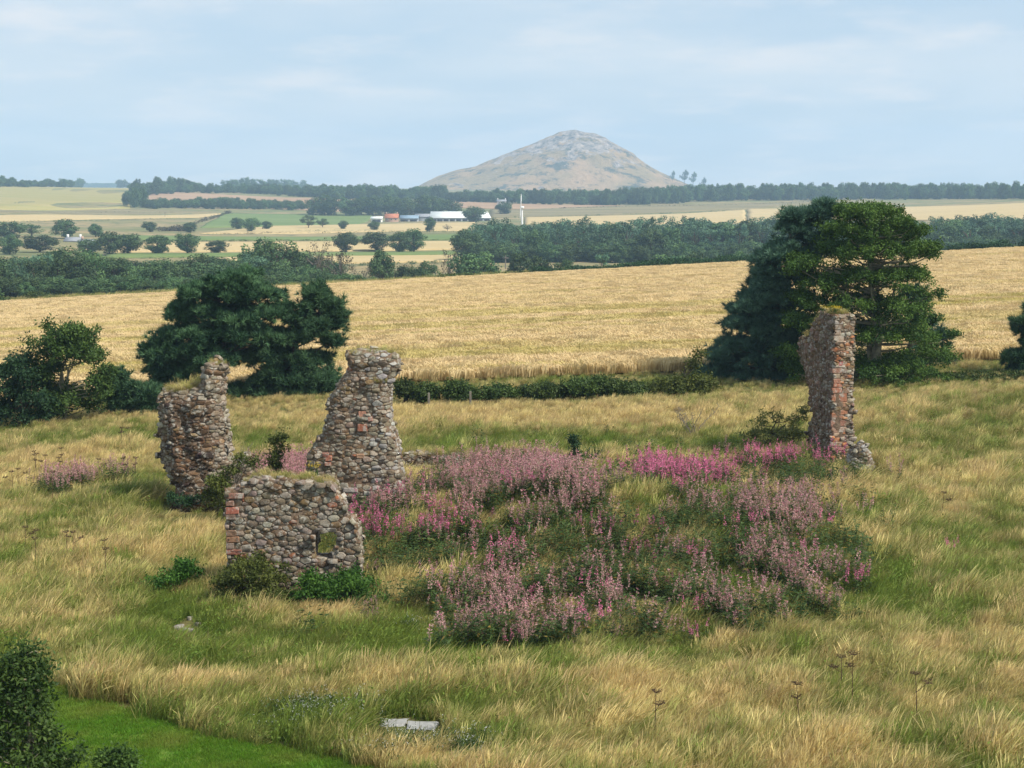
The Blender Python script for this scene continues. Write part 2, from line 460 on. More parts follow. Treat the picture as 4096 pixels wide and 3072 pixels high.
# ------------------------------------------------------------------ the hill
HY = 4200.0
PROF = [(1500, 772), (1600, 766), (1652, 757), (1700, 730), (1757, 702), (1800, 688), (1844, 675), (1905, 665), (1960, 642), (2017, 620), (2075, 598), (2133, 577), (2180, 555),
        (2213, 540), (2234, 530), (2270, 523), (2299, 519), (2343, 529), (2386, 537), (2420, 553), (2444, 569), (2502, 598), (2538, 624),
        (2566, 645), (2596, 667), (2647, 692), (2704, 717), (2750, 738), (2810, 762), (2950, 785)]
hp = np.array([at(px, py, HY) for px, py in PROF])
hx = np.linspace(hp[0, 0], hp[-1, 0], 300); hd = np.linspace(-420, 420, 150)
HX, HD = np.meshgrid(hx, hd)
ridge = np.interp(HX, hp[:, 0], hp[:, 2])
base = -14.0
t = np.abs(HD) / 420
HZ = base + (ridge - base) * (1 - np.clip(t, 0, 1) ** 1.5) ** 1.15
rk = fbm(HX / 60.0, (HD + HZ * 1.5) / 45.0, 31, 5)
rough_amt = np.clip((HZ - 15) / 60, 0, 1) * (1 - np.exp(-(HD / 60.0) ** 2) * 0.72)
HZ = HZ + rough_amt * (13 * rk + 7.0 * np.abs(fbm(HX / 22.0, HD / 20.0, 77, 4)))
b = MatB('hill_turf_and_rock'); P = b.pos()
nr = b.noise(0.02, 9, 0.68, b.scaled(P, (1, 1, 1.6)))
nv = b.noise(0.008, 6, 0.6, P)
grass = b.mix(b.rng(nv, 0.35, 0.65), (0.52, 0.32, 0.15), (0.36, 0.25, 0.10))
grass = b.mix(b.rng(b.noise(0.022, 7, 0.7, P), 0.48, 0.62, 0, 0.95), grass, (0.045, 0.050, 0.018))
sp = b.node('ShaderNodeSeparateXYZ'); b.l.new(P, sp.inputs[0])
hi = b.rng(sp.outputs['Z'], 10, 120, -0.10, 0.10)
rock = b.rng(b.math('ADD', nr, hi), 0.53, 0.58)
c = b.mix(rock, grass, b.mix(b.rng(b.noise(0.045, 6, 0.75, P), 0.35, 0.65), (0.07, 0.06, 0.05), (0.62, 0.50, 0.41)))
M_HILL = b.principled(c, 0.95, b.bump(b.noise(0.03, 9, 0.72, P), 1.0, 22.0), 0.1)
hill = grid_sheet('hill', HX, HY + HD, HZ, M_HILL)
# whale jaw arch on the summit
M_BONE = plain('weathered_bone', (0.6, 0.58, 0.54))
top = at(2303, 521, HY)
pts = [(top[0] - 3 + 6 * (1 - math.cos(a)) / 2, HY, top[2] - 2 + 7.0 * math.sin(a)) for a in np.linspace(0, math.pi, 9)]
o = link('jawbone_arch', mesh_np('jawbone_arch', *tube(pts, np.full(9, 0.35), 6)), M_BONE)
tag(o, 'tiny pale arch standing on the summit of the hill', 'arch')

# ------------------------------------------------------------------ air
V, F = box_mesh((-3450, -150, -24.5), (3450, 5650, 205))
b = MatB('haze_air')
pv = b.node('ShaderNodeVolumePrincipled'); pv.inputs['Color'].default_value = (0.50, 0.73, 1.0, 1)
pv.inputs['Density'].default_value = HAZE_DENSITY; pv.inputs['Anisotropy'].default_value = 0.0
b.l.new(pv.outputs[0], b.out.inputs['Volume'])
b.m.cycles.homogeneous_volume = True
haze = link('haze', mesh_np('haze', V, F), b.m)
tag(haze, 'thin blue haze lying over the far country', None, None, 'stuff')
# ------------------------------------------------------------------ plant materials
M_BARK = plain('rough_bark', (0.10, 0.075, 0.055), 0.95, 0.1, 0.3, 4.0, 0.4)
M_TWIG = plain('grey_twig', (0.22, 0.19, 0.15), 0.95, 0.1, 0.25, 6.0)
M_PALEBARK = plain('pale_ash_bark', (0.26, 0.24, 0.16), 0.95, 0.1, 0.25, 4.0)
M_PINE = foliage('pine_needles', (0.02, 0.06, 0.028), (0.105, 0.2, 0.085), 0.15, 0.15)
M_BLUEPINE = foliage('blue_pine_needles', (0.024, 0.066, 0.044), (0.115, 0.21, 0.13), 0.15, 0.15)
M_ASH = foliage('ash_leaves', (0.026, 0.068, 0.012), (0.115, 0.195, 0.032), 0.3, 0.15)
M_ELDER = foliage('broad_leaves', (0.024, 0.058, 0.014), (0.11, 0.175, 0.036), 0.3, 0.2)
M_DARKBUSH = foliage('dark_bush_leaves', (0.012, 0.038, 0.016), (0.045, 0.1, 0.036), 0.25, 0.2)
M_GORSE = foliage('gorse_leaves', (0.022, 0.045, 0.012), (0.09, 0.13, 0.028), 0.2, 0.3)
M_OLIVE = foliage('olive_shrub_leaves', (0.050, 0.070, 0.014), (0.120, 0.135, 0.028), 0.3, 0.2)
M_PALE = foliage('pale_shrub_leaves', (0.10, 0.125, 0.030), (0.24, 0.26, 0.075), 0.3, 0.2)
M_BRAMBLE = foliage('bramble_leaves', (0.030, 0.085, 0.012), (0.080, 0.170, 0.022), 0.3, 0.2)
M_FAR1 = foliage('far_broadleaf', (0.03, 0.07, 0.028), (0.12, 0.19, 0.065), 0.2, 0.55)
M_FAR2 = foliage('far_plantation', (0.036, 0.088, 0.05), (0.125, 0.22, 0.12), 0.2, 0.45)
M_FARBROWN = foliage('far_bronze_leaves', (0.055, 0.050, 0.028), (0.110, 0.090, 0.045), 0.2, 0.3)

def leaf_quad(w, l, fold=0.0):
    V = np.array([(0, 0, 0), (w / 2, l * 0.45, fold), (0, l, 0), (-w / 2, l * 0.45, fold)], float)
    return V, [np.array([(0, 1, 2, 3)])]
def leaf_spray(rng, n, w, l, rad):
    """a small bunch of leaves round one twig end"""
    parts = []
    R = rots(n, rng, 0.3)
    for i in range(n):
        v, f = leaf_quad(w, l, 0.01)
        v = v @ R[i].T
        parts.append((v + rng.normal(size=3) * rad * 0.55, f))
    return join_parts(parts)
def needle_tuft(rng, n, l, w):
    """bottle-brush of pine needles about local z"""
    V, F = [], []
    for i in range(n):
        a = rng.uniform(0, 2 * math.pi); el = rng.uniform(0.25, 1.35); z0 = rng.uniform(0, 0.35) * l
        d = np.array([math.cos(a) * math.cos(el), math.sin(a) * math.cos(el), math.sin(el)])
        s = np.cross(d, rng.normal(size=3)); s /= np.linalg.norm(s)
        b0 = np.array([0, 0, z0]); k = len(V)
        V += [b0 - s * w * 0.5, b0 + s * w * 0.5, b0 + d * l * rng.uniform(0.7, 1.1)]
        F.append((k, k + 1, k + 2))
    return np.array(V), [np.array(F)]
def limb(p0, p1, r0, r1, rng, sag=0.12, seg=6):
    p0 = np.asarray(p0, float); p1 = np.asarray(p1, float)
    t = np.linspace(0, 1, seg)[:, None]
    L = np.linalg.norm(p1 - p0)
    mid = (p0 + p1) / 2 + np.array([0, 0, -sag * L]) + rng.normal(size=3) * 0.06 * L
    P = (1 - t) ** 2 * p0 + 2 * t * (1 - t) * mid + t ** 2 * p1
    P[1:-1] += rng.normal(size=(seg - 2, 3)) * 0.015 * L
    return tube(P, np.linspace(r0, r1, seg), 5)

def pad_tree(name, label, cat, foot_px, Y, pads, kind, mat, seed, bark=None, depth=1.0, density=1.0, lean=None, trunk_r=0.16, group=None, leaf=1.0,
             multi=False, trunk_top=0.92, twigs=0.0, fill=True, foot_lift=0.0):
    """a tree or bush from foliage pads (cx, cy, rx, ry[, density]) measured in the photograph at distance Y"""
    rng = np.random.default_rng(seed)
    X0 = (foot_px - 2048) / FPX * Y
    foot = np.array([X0, Y, float(tz(X0, Y)) - 0.05 + foot_lift])
    m = Y / FPX          # metres per photograph pixel
    cs = []
    xs = np.array([p[0] for p in pads]); lo, hi = xs.min(), xs.max(); midx = (lo + hi) / 2; half = max((hi - lo) / 2, 1)
    for p in pads:
        d = p[4] if len(p) > 4 else 1.0
        e = math.sqrt(max(0.0, 1 - min(1, abs(p[0] - midx) / (half * 1.1)) ** 2)) * half * m * (0.5 if kind == 'pine' else 0.6) * depth
        k = max(1, int(round(1 + 1.15 * e / max(p[2] * m, 0.25)))) if fill and d >= 0.8 else 1
        for q in range(k):
            yo = 0.0 if k == 1 else (q / (k - 1) * 2 - 1) * e
            if k == 1: yo = rng.uniform(-0.3, 0.3) * e
            c = at(p[0] + rng.normal() * 6, p[1] + rng.normal() * 5, Y) + np.array([0, yo, 0])
            cs.append((c, p[2] * m * 0.9, min(p[2] * m, 1.3 * max(p[2], p[3]) * m) * 0.9, p[3] * m * (0.62 if kind == 'pine' else 0.8), d))
    woods = []; V_all, tint_all, pos, nrm, tt = None, None, [], [], []
    zmax = max(c[0][2] for c in cs)
    tops = [c for c in cs]
    # trunk(s)
    H = zmax - foot[2]
    cx = np.mean([c[0][0] for c in cs if c[0][2] > foot[2] + 0.55 * H] or [X0])
    tp = np.array([X0 + (cx - X0) * 0.8, Y, foot[2] + H * trunk_top])
    tseg = 9; t = np.linspace(0, 1, tseg)
    tr = foot[None] * (1 - t)[:, None] + tp[None] * t[:, None]
    tr[1:-1, :2] += rng.normal(size=(tseg - 2, 2)) * 0.02 * H
    if multi:
        for q in range(4):
            e = tp + np.array([rng.normal() * 0.12 * H, rng.normal() * 0.08 * H, -rng.uniform(0.1, 0.3) * H])
            woods.append(limb(foot + rng.normal(size=3) * np.array([0.15, 0.15, 0]), e, trunk_r * 0.7, 0.02, rng, -0.05, 8))
    woods.append(tube(tr, np.linspace(trunk_r, trunk_r * 0.18, tseg) * np.concatenate([[1.35], np.ones(tseg - 1)]), 8))
    for (c, rx, ry, rz, d) in cs:
        zt = np.clip(c[2] - 0.25 * rx - rng.uniform(0.1, 0.3) * np.hypot(c[0] - X0, c[1] - Y), foot[2] + 0.15, tp[2])
        f = float(np.clip((zt - foot[2]) / max(tp[2] - foot[2], 1e-3), 0, 1))
        i = min(int(f * (tseg - 1)), tseg - 2); ff = f * (tseg - 1) - i
        st = tr[i] * (1 - ff) + tr[i + 1] * ff
        L = np.linalg.norm(c - st)
        if L > 0.3: woods.append(limb(st, c + np.array([0, 0, -rz * 0.2]), max(0.018, min(trunk_r * 0.5, 0.022 * L)), 0.012, rng, 0.10))
        nsub = int((3 + 9 * rx * ry * rz / 0.9 ** 3 * 0.6 + (5.0 if kind == 'pine' else 7) * rx) * (0.35 + 0.65 * d))
        nsub = max(5, min(nsub, 60))
        u = rng.normal(size=(nsub, 3)); u /= np.linalg.norm(u, axis=1)[:, None]
        u[:, 2] = np.where(rng.random(nsub) < 0.65, np.abs(u[:, 2]), u[:, 2])
        rr = rng.uniform(0.55, 1.15, nsub)[:, None]; rr[rng.random(nsub) < 0.18] *= 1.35
        sub = c + u * rr * np.array([rx, ry, rz])
        if twigs:
            for q in range(int(max(1, nsub * twigs))):
                woods.append(tube([c, (c + sub[q]) / 2 + rng.normal(size=3) * 0.05, sub[q]], [0.02, 0.013, 0.006], 4))
        if kind == 'pine':
            k = int(max(3, 14 * density)); e_ = rng.normal(size=(nsub * k, 3)); csz = np.repeat(rng.uniform(0.7, 1.5, nsub), k)[:, None]
            sp = np.repeat(sub, k, 0) + e_ * csz * np.array([0.17, 0.17, 0.10])
            dirv = e_ * 0.5 + np.repeat(u, k, 0) * 0.3 + rng.normal(size=(nsub * k, 3)) * 0.2 + np.array([0, 0, 0.85])
        else:
            k = int(max(3, 13 * density * (0.4 + 0.6 * d)))
            sp = np.repeat(sub, k, 0) + rng.normal(size=(nsub * k, 3)) * np.array([0.19, 0.19, 0.13]) * leaf
            dirv = np.repeat(u, k, 0) * 0.5 + rng.normal(size=(nsub * k, 3)) * 0.55 + np.array([0, 0, 0.5])
        dirv /= np.linalg.norm(dirv, axis=1)[:, None]
        pos.append(sp); nrm.append(dirv)
        tt.append(np.clip(np.repeat(rng.uniform(0.0, 1.0, nsub) ** 1.3, k) * 0.75 + rng.uniform(0, 0.25, nsub * k), 0, 1))
    pos = np.concatenate(pos); nrm = np.concatenate(nrm); tt = np.concatenate(tt)
    lift = np.maximum(0, tz(pos[:, 0], pos[:, 1]) + 0.12 - pos[:, 2]); pos[:, 2] += np.where(lift < 0.8, lift, 0)
    okz = pos[:, 2] > tz(pos[:, 0], pos[:, 1]) + 0.05
    pos, nrm, tt = pos[okz], nrm[okz], tt[okz]
    protos = [needle_tuft(rng, 20, 0.37 * leaf, 0.050 * leaf) if kind == 'pine' else leaf_spray(rng, 6, 0.085 * leaf, 0.19 * leaf, 0.17 * leaf) for _ in range(4)]
    which = rng.integers(0, 4, len(pos)); parts, tints = [], []
    for q in range(4):
        s = which == q
        if not s.any(): continue
        R = frames(nrm[s], rng)
        v, f = stamp(protos[q][0], protos[q][1], R, pos[s], rng.uniform(0.8, 1.25, s.sum()))
        parts.append((v, f)); tints.append(np.repeat(tt[s], len(protos[q][0])))
    root = empty(name, foot)
    tag(root, label, cat, group)
    V, F = join_parts(parts)
    child_world(link('crown', mesh_np(name + '_crown', V, F, np.concatenate(tints)), mat), root)
    V, F = join_parts(woods)
    child_world(link('trunk' if cat == 'tree' else 'stems', mesh_np(name + '_wood', V, F, smooth=True), bark or M_BARK), root)
    return root
def zc(ox, oy, s, lst):
    return [(ox + a[0] * s, oy + a[1] * s, a[2] * s, a[3] * s) + tuple(a[4:]) for a in lst]

# --- the two pines behind the left ruins
pine_a = zc(0, 1050, .678, [(1420, 100, 90, 45), (1330, 140, 110, 55), (1480, 160, 75, 55), (1210, 190, 95, 50), (1400, 220, 120, 55), (1140, 185, 45, 35), (1590, 205, 45, 35), (1660, 285, 40, 20),
    (1120, 330, 90, 50), (1075, 270, 20, 30), (1280, 300, 110, 60), (1440, 320, 110, 60), (1580, 300, 75, 55), (1050, 430, 80, 45), (1200, 420, 110, 55), (1350, 430, 120, 60), (1500, 430, 100, 60),
    (970, 490, 75, 40), (1620, 450, 70, 50), (890, 545, 50, 40), (1000, 570, 95, 45), (1150, 540, 110, 55), (1320, 545, 110, 50), (935, 640, 60, 40), (1060, 650, 95, 42), (955, 715, 60, 38), (1085, 705, 60, 38),
    (1180, 620, 60, 35), (1250, 480, 110, 55)])
pad_tree('pine_tree', 'large dark green pine with spreading layered crown behind the left ruin tower', 'tree', 1215 * .678, 97, pine_a, 'pine', M_PINE, 11, trunk_r=0.3)
pine_b = zc(0, 1050, .678, [(1865, 185, 38, 32), (1890, 215, 20, 20), (1845, 280, 50, 28), (1955, 258, 38, 18), (1985, 322, 30, 28), (1750, 345, 55, 38), (1850, 355, 85, 38), (1965, 375, 50, 25), (1880, 430, 105, 32), (1760, 440, 80, 28),
    (1960, 475, 50, 18), (1600, 530, 110, 42), (1740, 575, 120, 38), (1850, 590, 65, 30), (1650, 640, 60, 32), (1490, 560, 70, 40), (1740, 690, 110, 42), (1885, 690, 85, 48), (1940, 720, 50, 40),
    (1450, 790, 110, 38), (1640, 790, 130, 42), (1800, 780, 130, 50), (1900, 780, 70, 40), (1560, 835, 100, 30), (1750, 840, 120, 30), (1360, 770, 60, 36), (1560, 700, 50, 28)])
pad_tree('pine_tree', 'pine with flat tiered branches and thin spiky top, right beside the largest pine', 'tree', 1660 * .678, 98, pine_b, 'pine', M_PINE, 12, trunk_r=0.26)
pad_tree('pine_tree', 'small young pine at the field edge left of the ruin tower', 'tree', 745 * .678, 92,
         zc(0, 1050, .678, [(697, 690, 14, 28), (690, 745, 38, 28), (740, 800, 60, 32), (785, 755, 28, 38), (660, 800, 35, 28), (750, 860, 70, 30), (690, 860, 40, 25)]), 'pine', M_PINE, 13, trunk_r=0.08)
pad_tree('pine_tree', 'lowest young pine, half hidden by the left ruin tower', 'tree', 880 * .678, 91,
         zc(0, 1050, .678, [(880, 785, 38, 24), (905, 830, 50, 32), (845, 845, 42, 30), (930, 850, 25, 25), (880, 880, 50, 25)]), 'pine', M_PINE, 14, trunk_r=0.07)
# --- broadleaf at the left edge
pad_tree('broadleaf_tree', 'open crowned broadleaf tree left of the young pines with field showing through', 'tree', 235, 89,
         zc(0, 1050, .678, [(265, 390, 22, 38, .5), (410, 410, 50, 35), (470, 430, 60, 45), (340, 450, 70, 45), (210, 480, 36, 50, .55), (490, 510, 70, 50), (430, 510, 80, 50), (255, 560, 60, 55, .7), (380, 590, 90, 28, .7), (550, 560, 35, 35),
                            (190, 560, 45, 45, .6), (330, 520, 70, 50), (300, 640, 50, 55), (230, 660, 50, 60), (260, 740, 60, 60), (620, 650, 30, 38), (570, 700, 48, 40, .8), (600, 760, 40, 35), (430, 740, 60, 35, .7), (420, 810, 85, 42), (330, 800, 60, 45), (500, 830, 50, 28, .7), (560, 850, 50, 28, .6), (340, 860, 50, 30)]),
         'leaf', M_ELDER, 21, bark=M_PALEBARK, trunk_r=0.15, density=0.9, twigs=0.25, multi=True)
pad_tree('bush', 'dense dark bush filling the left edge in front of the wheat', 'bush', 90, 87.5,
         zc(0, 1050, .678, [(20, 650, 45, 45), (95, 610, 38, 50), (170, 680, 60, 60), (60, 760, 100, 70), (180, 800, 100, 70), (265, 840, 55, 50), (100, 880, 120, 50), (0, 870, 70, 60), (230, 900, 70, 35), (-120, 780, 90, 90), (-100, 680, 70, 60)]),
         'leaf', M_DARKBUSH, 22, trunk_r=0.12, multi=True)
# --- right hand group
pine_c = zc(2600, 700, .676, [(840, 255, 30, 30), (960, 255, 45, 38), (1030, 205, 38, 28), (1010, 240, 40, 35), (850, 330, 55, 45), (950, 390, 70, 50), (805, 440, 55, 38), (690, 510, 55, 32), (760, 490, 50, 35), (950, 480, 80, 45),
    (690, 590, 50, 34), (710, 660, 60, 36), (660, 660, 30, 20), (690, 740, 75, 38), (600, 745, 35, 28), (555, 805, 50, 32), (710, 830, 90, 45), (505, 880, 38, 22), (600, 880, 65, 35), (700, 920, 90, 45), (490, 1010, 55, 35),
    (600, 1020, 70, 40), (750, 1000, 70, 50), (395, 1080, 42, 28), (450, 1130, 65, 32), (620, 1100, 85, 42), (750, 1100, 80, 50), (430, 1200, 55, 34), (570, 1200, 90, 42), (700, 1230, 95, 38), (800, 1180, 60, 45), (350, 1180, 30, 28),
    (860, 760, 90, 60), (850, 950, 90, 60), (860, 620, 80, 60)])
pad_tree('pine_tree', 'tall blue green pine leaning behind the tree on the right', 'tree', 3150, 97, pine_c, 'pine', M_BLUEPINE, 31, trunk_r=0.32)
ash = zc(2600, 700, .676, [(1230, 240, 75, 50), (1190, 220, 50, 35), (1330, 215, 45, 35), (1480, 225, 18, 30, .6), (1470, 290, 45, 50, .8), (1110, 330, 65, 45), (1270, 340, 110, 55), (1530, 350, 48, 45, .8), (1400, 360, 60, 50, .7), (1290, 450, 120, 65), (1440, 440, 80, 60), (1100, 440, 80, 55),
    (1620, 440, 55, 38, .8), (1660, 470, 35, 30, .7), (870, 545, 65, 50), (930, 510, 50, 35), (1000, 630, 100, 60), (1200, 610, 120, 70), (1400, 600, 110, 65), (1540, 580, 60, 45, .8), (900, 740, 70, 60), (1150, 760, 130, 75), (1380, 780, 130, 75), (1590, 700, 40, 30, .45), (1660, 720, 40, 26, .4),
    (1710, 700, 26, 26, .4), (1540, 800, 90, 60), (860, 860, 65, 50), (1020, 900, 100, 60), (1300, 950, 130, 75), (1540, 940, 110, 70), (1700, 860, 36, 38, .6), (1660, 920, 50, 45, .7), (1780, 945, 36, 45, .55), (1500, 1120, 120, 70), (1680, 1080, 80, 65), (1760, 1030, 36, 40, .6), (850, 1150, 75, 85),
    (1300, 1150, 120, 70), (1650, 1230, 80, 45), (1740, 1270, 50, 30, .6), (810, 1050, 55, 50), (1450, 1270, 120, 45), (950, 1050, 100, 70)])
pad_tree('ash_tree', 'tall broad ash tree with loose airy branch ends behind the stone pillar', 'tree', 3500, 93, ash, 'leaf', M_ASH, 32, bark=M_PALEBARK, trunk_r=0.3, leaf=0.85, density=1.3, twigs=0.22, multi=True)
pine_d = zc(2600, 700, .676, [(1580, 760, 45, 32), (1540, 700, 40, 35), (1620, 880, 45, 42), (1700, 970, 50, 45), (1640, 1000, 60, 50), (1740, 1180, 40, 30), (1700, 1120, 70, 50), (1560, 1120, 90, 60), (1620, 1250, 100, 40)])
pad_tree('pine_tree', 'bluish pine almost hidden behind the right side of the ash', 'tree', 3640, 100, pine_d, 'pine', M_BLUEPINE, 33, trunk_r=0.2)
pad_tree('pine_tree', 'dark pine cut off by the right edge of the picture', 'tree', 4150, 94,
         zc(2600, 700, .676, [(2190, 880, 40, 22), (2240, 930, 50, 35), (2140, 1105, 40, 30), (2195, 1090, 50, 34), (2180, 1170, 55, 35), (2240, 1160, 60, 40), (2280, 1000, 70, 50), (2330, 900, 60, 40), (2350, 1150, 90, 60), (2300, 800, 40, 40)]), 'pine', M_PINE, 34, trunk_r=0.2)

# --- hedge of separate bushes between meadow and wheat
HN = ['first', 'second', 'third', 'fourth', 'fifth', 'sixth', 'seventh', 'eighth']
hed = [(1590, 1660, 1530, 1592), (1660, 1745, 1548, 1594), (1790, 1905, 1542, 1594), (1945, 2060, 1545, 1594), (2085, 2260, 1522, 1592), (2250, 2420, 1524, 1592), (2400, 2590, 1526, 1590)]
for k, (x0, x1, y0, y1) in enumerate(hed):
    rr = random.Random(k); pads = []
    n = max(3, int((x1 - x0) / 38)); h = y1 - y0
    for i in range(n):
        fx = x0 + (i + 0.5) / n * (x1 - x0); hh = h * (0.5 + 0.6 * rr.random())
        pads += [(fx, y1 - hh * 0.72, (x1 - x0) / n * 0.62, hh * 0.30), (fx, y1 - hh * 0.3, (x1 - x0) / n * 0.62, hh * 0.32)]
    pad_tree('hedge_bush', HN[k] + ' rounded bush from the tall middle ruin in the hedge beside the wheat', 'bush', (x0 + x1) / 2, 89.6, pads, 'leaf', M_GORSE, 40 + k, trunk_r=0.06, depth=1.3, multi=True, group='hedge bushes along the near edge of the wheat', leaf=0.9)
pad_tree('hedge_bush', 'loose light green hawthorn at the foot of the blue green pine', 'bush', 2720, 90,
         [(2630, 1560, 40, 22), (2680, 1545, 40, 28), (2740, 1540, 45, 30), (2800, 1535, 40, 35), (2700, 1578, 60, 20), (2780, 1575, 60, 22), (2770, 1460, 10, 22, .3), (2790, 1425, 8, 18, .3), (2840, 1560, 40, 30)], 'leaf', M_OLIVE, 52, trunk_r=0.06, multi=True, twigs=0.1)
pad_tree('hedge_bush', 'low dark hedge strip on the field edge right of the ash', 'bush', 3950, 92,
         [(3840, 1548, 40, 16), (3900, 1540, 45, 16), (3960, 1536, 45, 15), (4030, 1530, 45, 16), (4090, 1526, 45, 16), (3800, 1556, 30, 14)], 'leaf', M_GORSE, 53, trunk_r=0.05, leaf=0.8)

# --- shrubs round the ruins
pad_tree('shrub', 'olive shrub growing against the front wall below its left corner', 'shrub', 1000, 46.0,
         [(920, 2330, 40, 45), (990, 2270, 60, 35), (960, 2380, 75, 55), (1050, 2310, 70, 45), (1080, 2370, 80, 60), (1010, 2420, 100, 50), (1120, 2420, 65, 45), (890, 2430, 45, 35), (1180, 2450, 50, 28)], 'leaf', M_OLIVE, 61, trunk_r=0.05, leaf=0.55, density=1.5, multi=True, twigs=0.1)
pad_tree('shrub', 'bright green leafy bramble below the window of the front wall', 'shrub', 1380, 45.6,
         [(1270, 2370, 60, 35), (1340, 2360, 60, 32), (1410, 2330, 50, 25), (1400, 2390, 80, 40), (1490, 2380, 60, 38), (1530, 2410, 45, 30), (1330, 2430, 80, 36), (1440, 2440, 90, 32), (1240, 2330, 30, 22)], 'leaf', M_BRAMBLE, 62, trunk_r=0.04, leaf=0.6, density=1.4, multi=True)
pad_tree('shrub', 'green bramble patch in the grass left of the front wall', 'shrub', 680, 47.5,
         [(590, 2345, 45, 20), (650, 2330, 60, 30), (720, 2290, 55, 32), (740, 2265, 30, 20), (630, 2350, 50, 18)], 'leaf', M_BRAMBLE, 63, trunk_r=0.03, leaf=0.55, density=1.2, multi=True)
pad_tree('shrub', 'small flat bramble nearest the left edge of the picture', 'shrub', 380, 48.5,
         [(310, 2335, 40, 16), (380, 2325, 40, 20), (440, 2305, 35, 22), (430, 2330, 40, 14)], 'leaf', M_BRAMBLE, 64, trunk_r=0.03, leaf=0.5, multi=True)
pad_tree('shrub', 'pale wispy shrub leaning against the left side of the stone pillar', 'shrub', 3060, 68.5,
         [(2990, 1740, 40, 30, .7), (3040, 1700, 45, 35, .6), (3090, 1680, 35, 30, .5), (3120, 1730, 55, 40, .7), (3180, 1700, 40, 45, .6), (3210, 1660, 20, 25, .5), (3060, 1750, 60, 25), (3160, 1750, 50, 28)], 'leaf', M_PALE, 65, trunk_r=0.04, leaf=0.6, multi=True, twigs=0.3)
pad_tree('shrub', 'dark low shrub behind the willowherb in the middle of the meadow', 'shrub', 2385, 68,
         [(2360, 1850, 32, 22), (2400, 1840, 36, 26), (2430, 1865, 30, 20), (2380, 1872, 40, 16)], 'leaf', M_DARKBUSH, 66, trunk_r=0.04, leaf=0.6, multi=True)
pad_tree('shrub', 'thin upright sapling beside the dark low shrub', 'shrub', 2300, 67,
         [(2300, 1780, 14, 20), (2296, 1810, 16, 22), (2302, 1838, 14, 18), (2298, 1760, 8, 14)], 'leaf', M_DARKBUSH, 67, trunk_r=0.03, leaf=0.5)
pad_tree('shrub', 'leafy elder sapling growing between the two ruin towers', 'shrub', 1110, 58.5,
         [(1095, 1770, 26, 32), (1115, 1810, 28, 40), (1105, 1850, 32, 30), (1085, 1880, 30, 25), (1125, 1745, 12, 24, .6)], 'leaf', M_OLIVE, 68, trunk_r=0.03, leaf=0.55, multi=True, twigs=0.2)
pad_tree('shrub', 'ragged green shrub at the foot of the left ruin tower', 'shrub', 890, 56.5,
         [(860, 1930, 32, 30), (890, 1960, 40, 28), (930, 1880, 36, 40, .7), (960, 1840, 30, 36, .6), (830, 1990, 34, 22), (905, 2010, 40, 20), (1010, 1860, 26, 30, .6)], 'leaf', M_OLIVE, 69, trunk_r=0.03, leaf=0.55, multi=True, twigs=0.15)
pad_tree('shrub', 'dark trailing weeds in the shade below the left ruin tower', 'shrub', 720, 57.5,
         [(690, 1985, 26, 16), (740, 2000, 30, 14), (780, 2010, 26, 12)], 'leaf', M_DARKBUSH, 70, trunk_r=0.02, leaf=0.45)
# bush in the near corner
pad_tree('bush', 'dark leafy bush overhanging the mown path in the near left corner', 'bush', 60, 30.5,
         zc(0, 2400, .904, [(120, 240, 45, 22, .7), (80, 280, 70, 40), (40, 330, 80, 55), (140, 330, 50, 45, .8), (170, 400, 40, 40, .7), (60, 420, 90, 60), (30, 500, 80, 60), (140, 480, 60, 50), (180, 560, 50, 45, .7), (90, 590, 100, 55), (240, 620, 45, 30, .6), (150, 660, 80, 50, .8), (310, 700, 45, 30, .6), (40, 690, 110, 60), (230, 730, 80, 34, .8), (-80, 400, 100, 110), (-80, 600, 120, 100)]),
         'leaf', M_ELDER, 71, trunk_r=0.06, leaf=0.6, density=0.8, twigs=0.3, depth=0.7, multi=True, bark=M_PALEBARK)
pad_tree('bush', 'small leafy bush on the mown path at the bottom edge', 'bush', 470, 29.8,
         zc(0, 2400, .904, [(520, 690, 36, 24), (480, 720, 40, 24), (560, 725, 36, 20), (520, 760, 60, 24)]), 'leaf', M_ELDER, 72, trunk_r=0.03, leaf=0.45, density=1.3, twigs=0.2)

# bare thorn bushes
def bare_bush(name, label, px, Y, htpx, wpx, seed, mat, n=9, lean=0.0):
    rng = np.random.default_rng(seed); X = (px - 2048) / FPX * Y; m = Y / FPX
    foot = np.array([X, Y, float(tz(X, Y)) - 0.05]); H = htpx * m; W = wpx * m; parts = []
    for i in range(n):
        e = foot + np.array([rng.normal() * W * 0.4 + lean * H, rng.normal() * W * 0.3, H * rng.uniform(0.6, 1.0)])
        V, F = limb(foot + rng.normal(size=3) * np.array([.1, .1, 0]), e, 0.022, 0.006, rng, -0.08, 8); parts.append((V, F))
        axis = np.linspace(0.3, 0.95, 9)
        for a in axis:
            p = foot * (1 - a) + e * a + np.array([0, 0, 0.05])
            q = p + np.array([rng.normal() * 0.3, rng.normal() * 0.25, rng.uniform(0.05, 0.4)]) * H * 0.25
            parts.append(tube([p, (p + q) / 2 + rng.normal(size=3) * 0.03, q], [0.010, 0.007, 0.004], 4))
            for _ in range(2):
                w = q + np.array([rng.normal() * 0.2, rng.normal() * 0.2, rng.uniform(0, 0.3)]) * H * 0.15
                parts.append(tube([(p + q) / 2, w], [0.006, 0.003], 3))
    V, F = join_parts(parts)
    o = link(name, mesh_np(name, V - foot, F), mat, loc=foot)
    return tag(o, label, 'shrub')
bare_bush('bare_bush', 'bare grey thorn bush beside the right flank of the left ruin tower', 905, 58.5, 300, 150, 81, M_TWIG, 10, 0.12)
